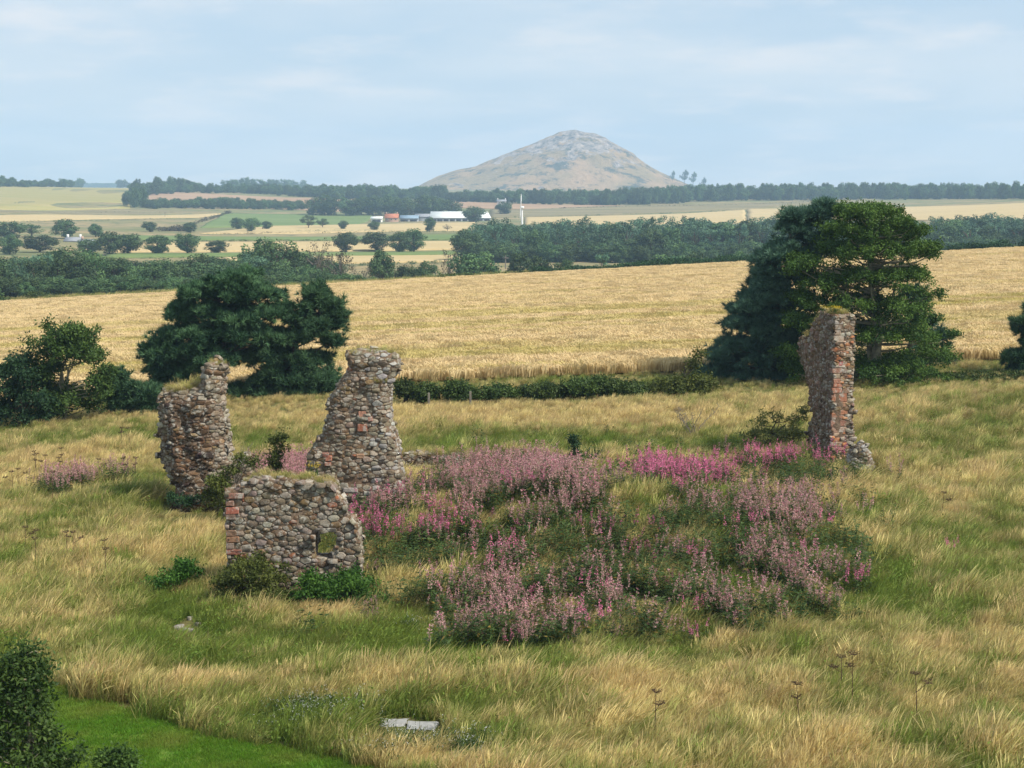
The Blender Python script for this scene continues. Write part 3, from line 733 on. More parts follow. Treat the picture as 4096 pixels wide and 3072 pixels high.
bare_bush('bare_bush', 'dead brown twiggy shrub between the two ruin towers', 1160, 58, 200, 60, 82, M_BARK, 8, 0.1)
bare_bush('bare_bush', 'fine leafless shrub behind the bright willowherb on the right', 2780, 74, 140, 110, 83, M_TWIG, 8)
# ------------------------------------------------------------------ ruins: rubble walls, every stone built
def stone_nodes(name, from_attr):
    b = MatB(name); P = b.pos()
    if from_attr:
        col = b.attr('stone').outputs['Color']
    else:
        col = b.node('ShaderNodeObjectInfo').outputs['Color']
    n1 = b.noise(9.0, 6, 0.65, P); n2 = b.noise(28.0, 5, 0.7, P)
    c = b.mix(b.rng(n1, 0.3, 0.7), col, b.mix(0.5, col, (0.10, 0.075, 0.055), 'MULTIPLY'))
    c = b.mix(b.rng(n2, 0.35, 0.7, 0, 0.55), c, b.mix(1.0, col, (1.35, 1.3, 1.25), 'MULTIPLY'))
    # pale lichen crust, blotchy
    lich = b.rng(b.math('ADD', b.noise(5.0, 6, 0.7, P), b.math('MULTIPLY', b.noise(22.0, 3, 0.6, P), 0.25)), 0.62, 0.76, 0, 0.75)
    c = b.mix(lich, c, (0.42, 0.40, 0.345))
    dark = b.rng(b.noise(3.3, 5, 0.65, b.scaled(P, (1, 1, 1.0))), 0.56, 0.72, 0, 0.5)
    c = b.mix(dark, c, (0.055, 0.05, 0.045))
    h = b.math('ADD', b.noise(14.0, 6, 0.7, P), b.math('MULTIPLY', b.noise(60.0, 4, 0.6, P), 0.35))
    return b.principled(c, 0.95, b.bump(h, 0.8, 0.035), 0.15)
M_STONE = stone_nodes('weathered_rubble_stone', False)
M_STONE_JOINED = stone_nodes('weathered_rubble_stone_joined', True)
b = MatB('lime_mortar'); P = b.pos()
cc = b.mix(b.rng(b.noise(6, 6, 0.65, P), 0.35, 0.65), (0.105, 0.075, 0.052), (0.23, 0.17, 0.12))
cc = b.mix(b.rng(b.noise(1.1, 4, 0.6, P), 0.45, 0.65, 0, 0.6), cc, (0.20, 0.125, 0.08))
M_MORTAR = b.principled(cc, 0.97, b.bump(b.noise(18, 6, 0.7, P), 1.0, 0.05), 0.1)

def slab_solid(poly, holes, cell, thick, origin, a, d, rng, bulge=0.12, edge=0.22, rough=0.03, thickfn=None):
    """solid wall: outline poly in (s, z), thickness along d; returns V (world), F quads"""
    poly = np.asarray(poly, float)
    s0, z0 = poly.min(0); s1, z1 = poly.max(0)
    ns, nz = int((s1 - s0) / cell) + 2, int((z1 - z0) / cell) + 2
    S = s0 + (np.arange(ns + 1)) * cell - cell * 0.5; Z = z0 + np.arange(nz + 1) * cell - cell * 0.5
    cs, cz = np.meshgrid(S[:-1] + cell / 2, Z[:-1] + cell / 2, indexing='ij')
    M = in_poly(cs, cz, poly)
    for h in holes: M &= ~in_poly(cs, cz, h)
    VS, VZ = np.meshgrid(S, Z, indexing='ij'); P2 = np.stack([VS, VZ], 2)
    # count cells round each vertex
    Mp = np.pad(M, 1)
    cnt = Mp[:-1, :-1].astype(int) + Mp[1:, :-1] + Mp[:-1, 1:] + Mp[1:, 1:]
    usedv = cnt > 0; bnd = (cnt > 0) & (cnt < 4)
    for it in range(2):      # soften stair steps along the outline
        acc = np.zeros_like(P2); wt = np.zeros(P2.shape[:2])
        for (dx, dz) in ((1, 0), (-1, 0), (0, 1), (0, -1)):
            sh = np.roll(np.roll(P2, dx, 0), dz, 1); sb = np.roll(np.roll(bnd, dx, 0), dz, 1)
            acc += sh * sb[..., None]; wt += sb
        mv = bnd & (wt >= 2)
        P2[mv] = P2[mv] * 0.5 + 0.5 * acc[mv] / wt[mv][:, None]
    bp = P2[bnd]
    idx = -np.ones(P2.shape[:2], int); idx[usedv] = np.arange(usedv.sum())
    pts = P2[usedv]; bflag = bnd[usedv]
    dist = np.sqrt(((pts[:, None] - bp[None]) ** 2).sum(2)).min(1)
    inset = bulge * np.clip(1 - dist / edge, 0, 1) ** 2
    th = np.full(len(pts), thick) if thickfn is None else thickfn(pts[:, 0], pts[:, 1])
    jit = lambda: rough * fbm(pts[:, 0] * 2.2 + rng.uniform(0, 50), pts[:, 1] * 2.2, int(rng.integers(1e6)), 3) * 2
    n = len(pts); L = 5
    layers = []
    for q in range(L):
        f = q / (L - 1)
        dep = (inset + jit()) * (1 - f) + (th - inset + jit()) * f
        layers.append(np.column_stack([pts[:, 0] + jit() * bflag * 1.2, dep, pts[:, 1] + jit() * bflag]))
    loc = np.concatenate(layers)
    F = []
    ci, cj = np.nonzero(M)
    q4 = np.stack([idx[ci, cj], idx[ci + 1, cj], idx[ci + 1, cj + 1], idx[ci, cj + 1]], 1)
    F.append(q4); F.append(q4[:, ::-1] + n * (L - 1))
    edges = {}
    for q in q4:
        for k in range(4):
            e = (int(q[k]), int(q[(k + 1) % 4]))
            if (e[1], e[0]) in edges: del edges[(e[1], e[0])]
            else: edges[e] = 1
    E = np.array(list(edges.keys()))
    for q in range(L - 1):
        F.append(np.stack([E[:, 1] + q * n, E[:, 0] + q * n, E[:, 0] + (q + 1) * n, E[:, 1] + (q + 1) * n], 1))
    F = np.concatenate(F)
    a = np.asarray(a, float); d = np.asarray(d, float); o = np.asarray(origin, float)
    W = o[None] + loc[:, :1] * a[None] + loc[:, 1:2] * d[None] + loc[:, 2:3] * np.array([[0, 0, 1.0]])
    # drop unused inner layer vertices by face usage
    used, inv = np.unique(F, return_inverse=True)
    return W[used], inv.reshape(F.shape)

def sample_stones(V, F, sizes, rng, stretch, keepout=None, mind=0.80):
    """packed stones of the given radii over the surface: centres, normals, radii"""
    tri = np.concatenate([F[:, [0, 1, 2]], F[:, [0, 2, 3]]])
    A, B, C = V[tri[:, 0]], V[tri[:, 1]], V[tri[:, 2]]
    N = np.cross(B - A, C - A); ar = np.linalg.norm(N, axis=1) / 2; N /= (2 * ar[:, None] + 1e-12)
    pr = ar / ar.sum(); P, NN, RR = [], [], []
    acc = np.zeros((0, 3)); accr = np.zeros(0); accn = np.zeros((0, 3))
    sc = np.array([1, 1, stretch])
    for (r0, r1, tries) in sizes:
        k = int(tries * ar.sum())
        t = rng.choice(len(tri), k, p=pr); w = rng.random((k, 2)); fl = w.sum(1) > 1; w[fl] = 1 - w[fl]
        pts = A[t] + (B - A)[t] * w[:, :1] + (C - A)[t] * w[:, 1:]; nn = N[t]; rad = rng.uniform(r0, r1, k)
        if keepout is not None:
            ok = ~keepout(pts, nn); pts, nn, rad = pts[ok], nn[ok], rad[ok]
        for p, n_, r in zip(pts, nn, rad):
            if len(accr):
                dd = np.sqrt((((acc - p) * sc) ** 2).sum(1))
                if ((dd < mind * (accr + r)) & (accn @ n_ > 0.1)).any(): continue
            acc = np.vstack([acc, p]); accr = np.append(accr, r); accn = np.vstack([accn, n_])
    return acc, accn, accr

def stone_cells(P, N, R, rng, stretch, joint=0.008, limit=1.6):
    out = []
    for i in range(len(P)):
        n = N[i]
        t = np.cross([0, 0, 1.0], n)
        if np.linalg.norm(t) < 0.3: t = np.array([1.0, 0, 0]) - n * n[0]; st = 1.0
        else: st = stretch
        t /= np.linalg.norm(t); b = np.cross(n, t)
        r = R[i] * limit
        k = 10; a0 = rng.uniform(0, 1); sk = rng.normal() * 0.12
        poly = [np.array([x_ * r * rng.uniform(0.62, 0.86) + sk * y_ * r, y_ * r * rng.uniform(0.62, 0.80)]) for x_, y_ in ((-1, -1), (0.1, -1.02), (1, -1), (1, 1), (-0.1, 1.04), (-1, 1))]
        d3 = P - P[i]; near = np.nonzero((np.abs(d3).max(1) < (R[i] + 0.3) * 2.0) & (N @ n > 0.25))[0]
        for j in near:
            if j == i: continue
            q = np.array([d3[j] @ t, d3[j] @ b * st]); D = np.linalg.norm(q)
            if D < 1e-4: continue
            q /= D; off = (D * D + R[i] ** 2 - R[j] ** 2) / (2 * D)
            new = []
            for m in range(len(poly)):
                A_, B_ = poly[m], poly[(m + 1) % len(poly)]; da, db = A_ @ q - off, B_ @ q - off
                if da <= 0: new.append(A_)
                if da * db < 0: new.append(A_ + (B_ - A_) * (da / (da - db)))
            poly = new
            if len(poly) < 3: break
        if len(poly) < 3: continue
        poly = np.array(poly); poly[:, 1] /= st
        c = poly.mean(0); rel = poly - c
        # merge short edges
        while len(rel) > 7:
            e = np.linalg.norm(rel - np.roll(rel, -1, 0), axis=1); m = int(e.argmin())
            rel = np.delete(rel, m, 0)
        rr = np.linalg.norm(rel, axis=1)
        if rr.min() < 0.012: continue
        size = math.sqrt(max(rr.mean() ** 2, 1e-6))
        rel = rel * np.clip(1 - joint / np.maximum(rr, 0.02) - rng.uniform(0.0, 0.05), 0.5, 1)[:, None]
        if len(rel) <= 4:      # round the corners of few sided stones
            nx = np.roll(rel, -1, 0); rel = np.concatenate([np.stack([rel * 0.85 + nx * 0.15, rel * 0.15 + nx * 0.85], 1).reshape(-1, 2)])
        out.append((P[i] + t * c[0] + b * c[1], t, b, n, rel, size))
    return out
def stone_geom(rel, size, rng, proud):
    m = len(rel); back = -0.08
    tilt = rng.normal(size=2) * 0.13
    h = lambda p: p @ tilt
    ring0 = np.column_stack([rel * 0.96, np.full(m, back)])
    ring1 = np.column_stack([rel, proud * 0.72 + h(rel) * 0.8 + rng.normal(size=m) * 0.004])
    k = rng.uniform(0.80, 0.95); cap = rel * k + rng.normal(size=rel.shape) * 0.06 * size
    ring2 = np.column_stack([cap, proud + h(cap) + rng.normal(size=m) * 0.10 * proud])
    V = np.concatenate([ring0, ring1, ring2])
    i = np.arange(m); j = (i + 1) % m
    F4 = np.concatenate([np.stack([i, j, m + j, m + i], 1), np.stack([m + i, m + j, 2 * m + j, 2 * m + i], 1)])
    FT = np.stack([np.full(m - 2, 2 * m), 2 * m + np.arange(1, m - 1), 2 * m + np.arange(2, m)], 1)
    return V, F4, FT
def jitter_col(c, rng, v=0.18, h=0.025):
    c = np.array(c) * rng.uniform(1 - v, 1 + v); c = c * (1 + rng.normal(size=3) * h)
    return np.clip(c, 0.01, 0.9)

FOOTPRINTS = []
def build_ruin(name, label, cat, foot, solid, stones, colour, rng, blocks=(), proud=(0.025, 0.06)):
    V, F = solid
    FOOTPRINTS.append((V[:, 0].min(), V[:, 1].min() - 0.05, V[:, 0].max(), V[:, 1].max()))
    root = empty(name, foot); tag(root, label, cat)
    child_world(link('wall_core', mesh_np('wall_core', V, F), M_MORTAR), root)
    stones = list(stones)
    # nearest, camera-facing and largest first
    def score(s):
        v = CAM - s[0]; v = v / np.linalg.norm(v); return (s[3] @ v > 0.05) * 1.0 + min(s[5], 0.4) * (0.3 + max(0, s[3] @ v))
    stones.sort(key=score, reverse=True)
    budget = 295 - len(blocks)
    lv, lf4, lft, lc, off = [], [], [], [], 0
    for q, (c, t, b, n, rel, size) in enumerate(stones):
        pr = rng.uniform(*proud) * (0.30 + min(size, 0.3) * 1.2)
        sv, f4, ft = stone_geom(rel, size, rng, pr)
        col = colour(c, n, size, rng)
        R = np.stack([t, b, n], 1)
        if q < budget:
            me = mesh_np('stone', sv, [f4, ft])
            o = link('stone', me, M_STONE, root)
            mw = Matrix([[*R[0], c[0] - foot[0]], [*R[1], c[1] - foot[1]], [*R[2], c[2] - foot[2]], [0, 0, 0, 1]])
            o.matrix_local = mw
            o.color = (*col, 1)
        else:
            w = sv @ R.T + c
            lv.append(w); lf4.append(f4 + off); lft.append(ft + off); lc.append(np.repeat(np.array([[*col, 1]]), len(w), 0)); off += len(w)
    if lv:
        me = mesh_np('small_stones', np.concatenate(lv), [np.concatenate(lf4), np.concatenate(lft)])
        a = me.color_attributes.new('stone', 'FLOAT_COLOR', 'POINT'); a.data.foreach_set('color', np.concatenate(lc).astype(np.float32).ravel())
        o = child_world(link('small_stones', me, M_STONE_JOINED), root); o['kind'] = 'stuff'
    for (c, ax, ay, az, hx_, hy_, hz_, col) in blocks:       # dressed blocks
        bm = bmesh.new(); bmesh.ops.create_cube(bm, size=2.0)
        for v in bm.verts: v.co = Vector((v.co.x * hx_, v.co.y * hy_, v.co.z * hz_)) + Vector(rng.normal(size=3) * 0.008)
        bmesh.ops.bevel(bm, geom=bm.edges[:], offset=0.018, segments=1, affect='EDGES')
        for v in bm.verts: v.co += Vector(rng.normal(size=3) * 0.004)
        me = bpy.data.meshes.new('block'); bm.to_mesh(me); bm.free()
        gl = sum(col) / 3; col = tuple((c_ * 0.86 + gl * 0.14) * 0.95 for c_ in col)
        o = link('block', me, M_STONE, root); o.color = (*col, 1)
        o.matrix_local = Matrix([[ax[0], ay[0], az[0], c[0] - foot[0]], [ax[1], ay[1], az[1], c[1] - foot[1]], [ax[2], ay[2], az[2], c[2] - foot[2]], [0, 0, 0, 1]])
    return root

GREY, LGREY, BROWN, DBROWN, RED, OCHRE = (0.190, 0.157, 0.110), (0.30, 0.263, 0.203), (0.165, 0.108, 0.064), (0.080, 0.052, 0.032), (0.26, 0.105, 0.058), (0.23, 0.155, 0.08)
def pick(rng, opts):
    w = np.array([o[1] for o in opts], float); k = rng.choice(len(opts), p=w / w.sum()); return opts[k][0]
TOPS = []      # (x, y, z, density) places where turf grows on the ruins
def plane_poly(px_pts, Y):
    P = np.array([at(px, py, Y) for px, py in px_pts]); return P[:, [0, 2]]
UX, UYv, UZ = np.array([1.0, 0, 0]), np.array([0, 1.0, 0]), np.array([0, 0, 1.0])
def z5(lst): return [(500 + x * .633, 1350 + y * .633) for x, y in lst]

# --- front wall with the small window
YF = 47.4
fw_px = z5([(640, 972), (700, 968), (706, 935), (780, 925), (800, 900), (850, 890), (930, 905), (1000, 897), (1060, 912), (1140, 908), (1200, 930), (1290, 935), (1335, 962), (1340, 1010), (1380, 1045), (1395, 1130), (1462, 1172), (1470, 1270), (1485, 1340), (1492, 1480), (1495, 1600), (645, 1600), (650, 1400), (640, 1200)])
win_px = z5([(1195, 1228), (1335, 1222), (1340, 1310), (1332, 1400), (1208, 1402), (1198, 1310)])
rng = np.random.default_rng(101)
fpoly = plane_poly(fw_px, YF); wpoly = plane_poly(win_px, YF)
solid = slab_solid(fpoly, [wpoly], 0.085, 0.85, (0, YF, 0), UX, UYv, rng, bulge=0.03, edge=0.10, rough=0.025)
foot = np.array([fpoly[:, 0].mean(), YF + 0.4, fpoly[:, 1].min()])
blocks = []
def px_block(x0, y0, x1, y1, col, dz=0.33, yoff=0.0):
    (xa, ya), (xb, yb) = z5([(x0, y0), (x1, y1)])
    A, B_ = at(xa, ya, YF), at(xb, yb, YF)
    c = (A + B_) / 2; c = np.array([c[0], YF + dz * 0.5 - 0.075 + yoff, c[2]])
    blocks.append((c, UX, UYv, UZ, abs(B_[0] - A[0]) / 2, dz / 2, abs(A[2] - B_[2]) / 2, tuple(jitter_col(col, rng, 0.12, 0.03))))
for (x0, y0, x1, y1, col) in [(638, 982, 755, 1018, (0.33, 0.155, 0.10)), (638, 1030, 692, 1064, (0.34, 0.19, 0.13)), (638, 1072, 722, 1114, (0.40, 0.135, 0.075)), (636, 1118, 700, 1150, (0.27, 0.18, 0.13)),
                              (638, 1216, 705, 1252, (0.29, 0.16, 0.095)), (638, 1256, 724, 1292, (0.30, 0.165, 0.085)), (640, 1340, 738, 1370, (0.37, 0.145, 0.09)), (640, 1298, 690, 1334, (0.30, 0.22, 0.16)),
                              (1200, 1204, 1335, 1226, (0.16, 0.14, 0.12))]:
    px_block(x0, y0, x1, y1, col)
bb = [(b_[0], b_[4], b_[6]) for b_ in blocks]
hole_px = [z5([(1208, 1082)])[0], z5([(1072, 1118)])[0]]
holes_w = [at(hx_, hy_, YF) for hx_, hy_ in hole_px]
def keepout(p, n):
    k = np.zeros(len(p), bool)
    fr = n[:, 1] < -0.3
    for c, ex, ez in bb: k |= fr & (np.abs(p[:, 0] - c[0]) < ex + 0.05) & (np.abs(p[:, 2] - c[2]) < ez + 0.04)
    for h in holes_w: k |= fr & (np.abs(p[:, 0] - h[0]) < 0.17) & (np.abs(p[:, 2] - h[2]) < 0.10)
    return k
Pn, Nn, Rn = sample_stones(*solid, [(0.14, 0.20, 34), (0.10, 0.14, 120), (0.07, 0.10, 180), (0.045, 0.065, 180)], rng, 1.55, keepout)
cells = stone_cells(Pn, Nn, Rn, rng, 1.55, 0.008)
def col_front(c, n, size, rng):
    return jitter_col(pick(rng, [(GREY, 4), (LGREY, 4 if size > 0.11 else 1.5), (BROWN, 3 if size < 0.11 else 1.6), (OCHRE, 0.8), ((0.24, 0.19, 0.16), 2), (RED, 0.25)]), rng)
build_ruin('ruined_wall', 'low rubble wall with a small square window, nearest of the ruins', 'ruin', foot, solid, cells, col_front, rng, blocks, (0.03, 0.065))
for q in range(170):
    i = rng.uniform(0.12, 0.80); x = fpoly[0, 0] + (fpoly[:, 0].max() - fpoly[0, 0]) * i
    zt_ = np.interp(x, np.maximum.accumulate(fpoly[:13, 0]), fpoly[:13, 1]); TOPS.append((x, YF + rng.uniform(0.2, 0.9), zt_ - 0.03, 0.32))

# --- left tower
YL = 59.0
lt_px = z5([(215, 372), (250, 350), (330, 338), (400, 330), (445, 308), (465, 268), (458, 232), (476, 192), (510, 174), (606, 178), (606, 215), (596, 255), (590, 300), (588, 400), (602, 480), (612, 560), (602, 640), (632, 712), (656, 800), (652, 900), (655, 1150),
            (300, 1150), (290, 1000), (300, 935), (245, 865), (208, 770), (206, 640), (204, 520), (197, 410)])
rng = np.random.default_rng(102)
lpoly = plane_poly(lt_px, YL)
xm = lpoly[:, 0].mean()
solid = slab_solid(lpoly, [], 0.11, 1.9, (0, YL, 0), UX, UYv, rng, bulge=0.5, edge=0.75, rough=0.10)
foot = np.array([xm, YL + 0.9, lpoly[:, 1].min()])
Pn, Nn, Rn = sample_stones(*solid, [(0.16, 0.24, 25), (0.10, 0.16, 90), (0.07, 0.10, 160)], rng, 1.9)
cells = stone_cells(Pn, Nn, Rn, rng, 1.9, 0.008)
lx0, lx1 = lpoly[:, 0].min(), lpoly[:, 0].max(); lz1 = lpoly[:, 1].max()
def col_left(c, n, size, rng):
    f = (c[0] - lx0) / (lx1 - lx0); h = lz1 - c[2]
    core = (0.16 < f < 0.74) and h > 1.25
    if core: return jitter_col(pick(rng, [(DBROWN, 6), (BROWN, 3), ((0.13, 0.075, 0.04), 4), (OCHRE, 0.7), ((0.06, 0.042, 0.036), 4), (GREY, 0.3)]), rng, 0.25)
    return jitter_col(pick(rng, [(GREY, 4), (LGREY, 3), ((0.24, 0.20, 0.15), 3), (BROWN, 1.5), (OCHRE, .6)]), rng)
build_ruin('ruined_tower', 'dark brown broken ruin tower with notched top, the leftmost ruin', 'ruin', foot, solid, cells, col_left, rng, (), (0.03, 0.10))
for q in range(110):
    x, y = lpoly[0, 0] + rng.uniform(0.15, 1.35), YL + rng.uniform(0.35, 1.6)
    zt_ = np.interp(x, lpoly[:5, 0], lpoly[:5, 1]); TOPS.append((x, y, zt_ - 0.05, 0.45))
for q in range(22): TOPS.append((rng.uniform(lpoly[8, 0], lpoly[9, 0]), YL + rng.uniform(0.4, 1.3), lpoly[8, 1] - 0.04, 0.3))
# --- middle tower
YM = 56.6
mt_px = z5([(1388, 120), (1402, 160), (1395, 235), (1370, 262), (1330, 330), (1272, 430), (1280, 500), (1256, 590), (1250, 622), (1192, 650), (1205, 690), (1162, 720), (1140, 800), (1150, 880), (1150, 1150), (1750, 1150), (1746, 1040), (1750, 950),
            (1740, 860), (1732, 760), (1712, 650), (1682, 560), (1670, 460), (1680, 400), (1672, 295), (1716, 222), (1726, 170), (1700, 112), (1620, 98), (1540, 92), (1460, 96)])
slot_px = z5([(1350, 905), (1420, 880), (1500, 895), (1540, 920), (1600, 900), (1590, 925), (1500, 940), (1430, 935), (1360, 930)])
rng = np.random.default_rng(103)
mpoly = plane_poly(mt_px, YM); spoly = plane_poly(slot_px, YM)
solid = slab_solid(mpoly, [], 0.10, 1.5, (0, YM, 0), UX, UYv, rng, bulge=0.25, edge=0.4, rough=0.06)
foot = np.array([mpoly[:, 0].mean(), YM + 0.7, mpoly[:, 1].min()])
blocks = []
def mid_block(cx_, cy__, w, h, col):
    (xa, ya), (xb, yb) = z5([(cx_ - w / 2, cy__ - h / 2), (cx_ + w / 2, cy__ + h / 2)])
    A, B_ = at(xa, ya, YM), at(xb, yb, YM); c = (A + B_) / 2; c[1] = YM + 0.17 - 0.07
    blocks.append((c, UX, UYv, UZ, abs(B_[0] - A[0]) / 2, 0.17, abs(A[2] - B_[2]) / 2, tuple(jitter_col(col, rng, 0.1, 0.03))))
for a in [(1500, 483, 48, 36, (0.42, 0.21, 0.13)), (1548, 516, 32, 30, (0.42, 0.19, 0.13)), (1500, 568, 58, 48, (0.42, 0.15, 0.075)), (1488, 748, 48, 28, (0.45, 0.26, 0.16)), (1288, 762, 44, 34, (0.42, 0.15, 0.09)), (1282, 798, 44, 26, (0.40, 0.18, 0.11)),
          (1268, 742, 42, 26, (0.34, 0.13, 0.09)), (1425, 962, 92, 30, (0.40, 0.36, 0.32)), (1545, 985, 70, 26, (0.36, 0.33, 0.3))]: mid_block(*a)
bb2 = [(b_[0], b_[4], b_[6]) for b_ in blocks]
def keepout2(p, n):
    fr = n[:, 1] < -0.3; k = fr & in_poly(p[:, 0], p[:, 2], spoly)
    for c, ex, ez in bb2: k |= fr & (np.abs(p[:, 0] - c[0]) < ex + 0.04) & (np.abs(p[:, 2] - c[2]) < ez + 0.03)
    return k
Pn, Nn, Rn = sample_stones(*solid, [(0.14, 0.20, 22), (0.10, 0.14, 90), (0.065, 0.10, 160)], rng, 1.75, keepout2)
cells = stone_cells(Pn, Nn, Rn, rng, 1.75, 0.008)
sx = at(*z5([(1545, 700)])[0], YM)[0]
def col_mid(c, n, size, rng):
    if c[0] > sx + 0.1 * math.sin(c[2] * 3): return jitter_col(pick(rng, [(GREY, 4), (LGREY, 5), ((0.33, 0.32, 0.30), 3), (BROWN, .4)]), rng, 0.14)
    return jitter_col(pick(rng, [(GREY, 4), (LGREY, 3), ((0.25, 0.19, 0.14), 3), (BROWN, 2.2), (OCHRE, .8), (RED, .35)]), rng)
build_ruin('ruined_tower', 'tall grey rubble ruin with overhanging top in the middle of the left group', 'ruin', foot, solid, cells, col_mid, rng, blocks, (0.02, 0.06))
for q in range(60): TOPS.append((rng.uniform(mpoly[0, 0] + 0.1, mpoly[27, 0]), YM + rng.uniform(0.15, 1.3), mpoly[30, 1] - 0.06, 0.30))
for q in range(24): TOPS.append((at(*z5([(rng.uniform(1560, 1660), 275)])[0], YM)[0], YM - rng.uniform(0.0, 0.08), at(*z5([(1600, rng.uniform(265, 290))])[0], YM)[2], 0.18))
# broken stub between the towers
YS = 58.5
st_px = z5([(715, 775), (745, 745), (775, 742), (790, 790), (812, 860), (815, 1000), (690, 1000), (700, 860)])
rng = np.random.default_rng(104); spol = plane_poly(st_px, YS)
solid = slab_solid(spol, [], 0.09, 0.7, (0, YS, 0), UX, UYv, rng, bulge=0.15, edge=0.2, rough=0.04)
Pn, Nn, Rn = sample_stones(*solid, [(0.09, 0.13, 120), (0.05, 0.08, 240)], rng, 1.4)
build_ruin('ruined_wall', 'small grey stub of wall between the two left ruin towers', 'ruin', np.array([spol[:, 0].mean(), YS + .35, spol[:, 1].min()]), solid, stone_cells(Pn, Nn, Rn, rng, 1.4), col_mid, rng)

# --- right hand pillar: the broken end of a wall running back from the corner
rng = np.random.default_rng(105)
YP = 66.0
z8 = lambda x, y: (3000 + x * .512, 1150 + y * .512)
Cb = at(*z8(622, 1290), YP); ztop = at(*z8(622, 218), YP)[2]; zpm = (ztop - Cb[2]) / (1290 - 218)
hz_ = lambda y: ztop - (y - 218) * zpm
th = RAD(15); aP = np.array([-math.sin(th), math.cos(th), 0]); dP = np.array([math.cos(th), math.sin(th), 0])
ppoly = [(0, hz_(1420)), (0, hz_(225)), (0.3, hz_(225)), (0.62, hz_(212)), (1.3, hz_(205)), (1.5, hz_(260)), (2.0, hz_(310)), (2.4, hz_(400)), (2.7, hz_(440)), (3.35, hz_(436)), (3.3, hz_(560)), (2.75, hz_(650)), (2.35, hz_(800)), (2.1, hz_(900)), (1.85, hz_(1050)), (2.1, hz_(1150)), (2.2, hz_(1420))]
OP = np.array([Cb[0], YP, 0])
solid = slab_solid(ppoly, [], 0.10, 1.08, OP, aP, dP, rng, bulge=0.06, edge=0.2, rough=0.035,
                   thickfn=lambda s, z: 1.02 + 0.10 * (np.clip((hz_(700) - z) / 3, 0, 1)) + 0.03 * np.sin(z * 5))
# flip winding: here a x up points along +d
solid = (solid[0], solid[1][:, ::-1])
blocks = []
def pil_block(y, h, w, col, x0=0.02):
    c = OP + dP * (x0 + w / 2) + aP * 0.085 + UZ * hz_(y)
    w = w * rng.uniform(0.85, 1.3); blocks.append((c + dP * (rng.uniform(0, 0.05) + w * 0.02), dP, aP, UZ, w / 2, 0.16, h * zpm / 2, tuple(jitter_col(col, rng, 0.08, 0.03))))
yy = 255
for (h, w, col) in [(34, 0.36, (0.36, 0.32, 0.28)), (44, 0.30, (0.33, 0.24, 0.18)), (40, 0.28, (0.36, 0.26, 0.19)), (58, 0.40, (0.42, 0.31, 0.22))]:
    pil_block(yy + h / 2, h - 4, w, col); yy += h
for (y, h, w, col) in [(615, 20, 0.52, (0.45, 0.37, 0.30)), (648, 36, 0.38, (0.38, 0.21, 0.13)), (688, 34, 0.36, (0.40, 0.28, 0.17)), (727, 36, 0.34, (0.36, 0.17, 0.10)), (762, 30, 0.42, (0.42, 0.16, 0.08)), (802, 42, 0.40, (0.38, 0.16, 0.09)),
                       (858, 64, 0.56, (0.43, 0.17, 0.09)), (912, 36, 0.62, (0.42, 0.21, 0.12)), (975, 38, 0.62, (0.45, 0.19, 0.09)), (1015, 36, 0.56, (0.36, 0.17, 0.10)), (1062, 48, 0.68, (0.33, 0.155, 0.10)), (1112, 44, 0.66, (0.38, 0.23, 0.15)), (1225, 36, 0.5, (0.33, 0.21, 0.13)), (1262, 30, 0.6, (0.35, 0.17, 0.12))]:
    pil_block(y, h, w, col)
for (y, h, w, x0, col) in [(592, 30, 0.18, 0.24, (0.45, 0.10, 0.09)), (655, 34, 0.26, 0.42, (0.30, 0.21, 0.15)), (806, 40, 0.26, 0.46, (0.28, 0.17, 0.10))]:
    pil_block(y, h, w, col, x0)
bb3 = [(b_[0], b_[4], b_[6]) for b_ in blocks]
nf = -aP
def keepout3(p, n):
    fr = n @ nf > 0.4; k = np.zeros(len(p), bool)
    for c, ex, ez in bb3: k |= fr & (np.abs((p - c) @ dP) < ex + 0.03) & (np.abs(p[:, 2] - c[2]) < ez + 0.02)
    s_ = (p - OP) @ dP
    k |= fr & (s_ > 0.25) & (s_ < 0.75) & (np.abs(p[:, 2] - hz_(1160)) < 0.10)
    return k
Pn, Nn, Rn = sample_stones(*solid, [(0.12, 0.19, 36), (0.085, 0.12, 130), (0.055, 0.085, 180)], rng, 1.9, keepout3)
cells = stone_cells(Pn, Nn, Rn, rng, 1.9, 0.007)
def col_pil(c, n, size, rng):
    s_ = (c - OP) @ dP; y = (ztop - c[2]) / zpm + 218
    if n @ nf > 0.4:
        if s_ > 0.72 and y > 480: return jitter_col(pick(rng, [(LGREY, 4), ((0.33, 0.27, 0.20), 3), (GREY, 2), (OCHRE, 1)]), rng, 0.14)
        if y < 380: return jitter_col(pick(rng, [(GREY, 4), (LGREY, 2), (BROWN, 1.5)]), rng, 0.14)
        return jitter_col(pick(rng, [((0.42, 0.185, 0.09), 6), (OCHRE, 3), (BROWN, 1.5), (DBROWN, 1.0), ((0.38, 0.28, 0.20), 2)]), rng)
    k = (c - OP) @ aP
    if k > 1.1: return jitter_col(pick(rng, [(BROWN, 4), (OCHRE, 2), ((0.24, 0.15, 0.11), 3), (GREY, 1.5)]), rng)
    return jitter_col(pick(rng, [(GREY, 4), (LGREY, 0.8), ((0.17, 0.115, 0.085), 3), (BROWN, 2.5), (DBROWN, 1)]), rng)
build_ruin('ruined_pillar', 'tall narrow stone pillar with orange sandstone corner in front of the ash', 'ruin', np.array([Cb[0] + 0.3, YP + 0.6, hz_(1420)]), solid, cells, col_pil, rng, blocks, (0.02, 0.065))
for q in range(70):
    s_ = rng.uniform(0.25, 1.35); p = OP + aP * s_ + dP * rng.uniform(0.1, 0.9); TOPS.append((p[0], p[1], hz_(214), 0.30))
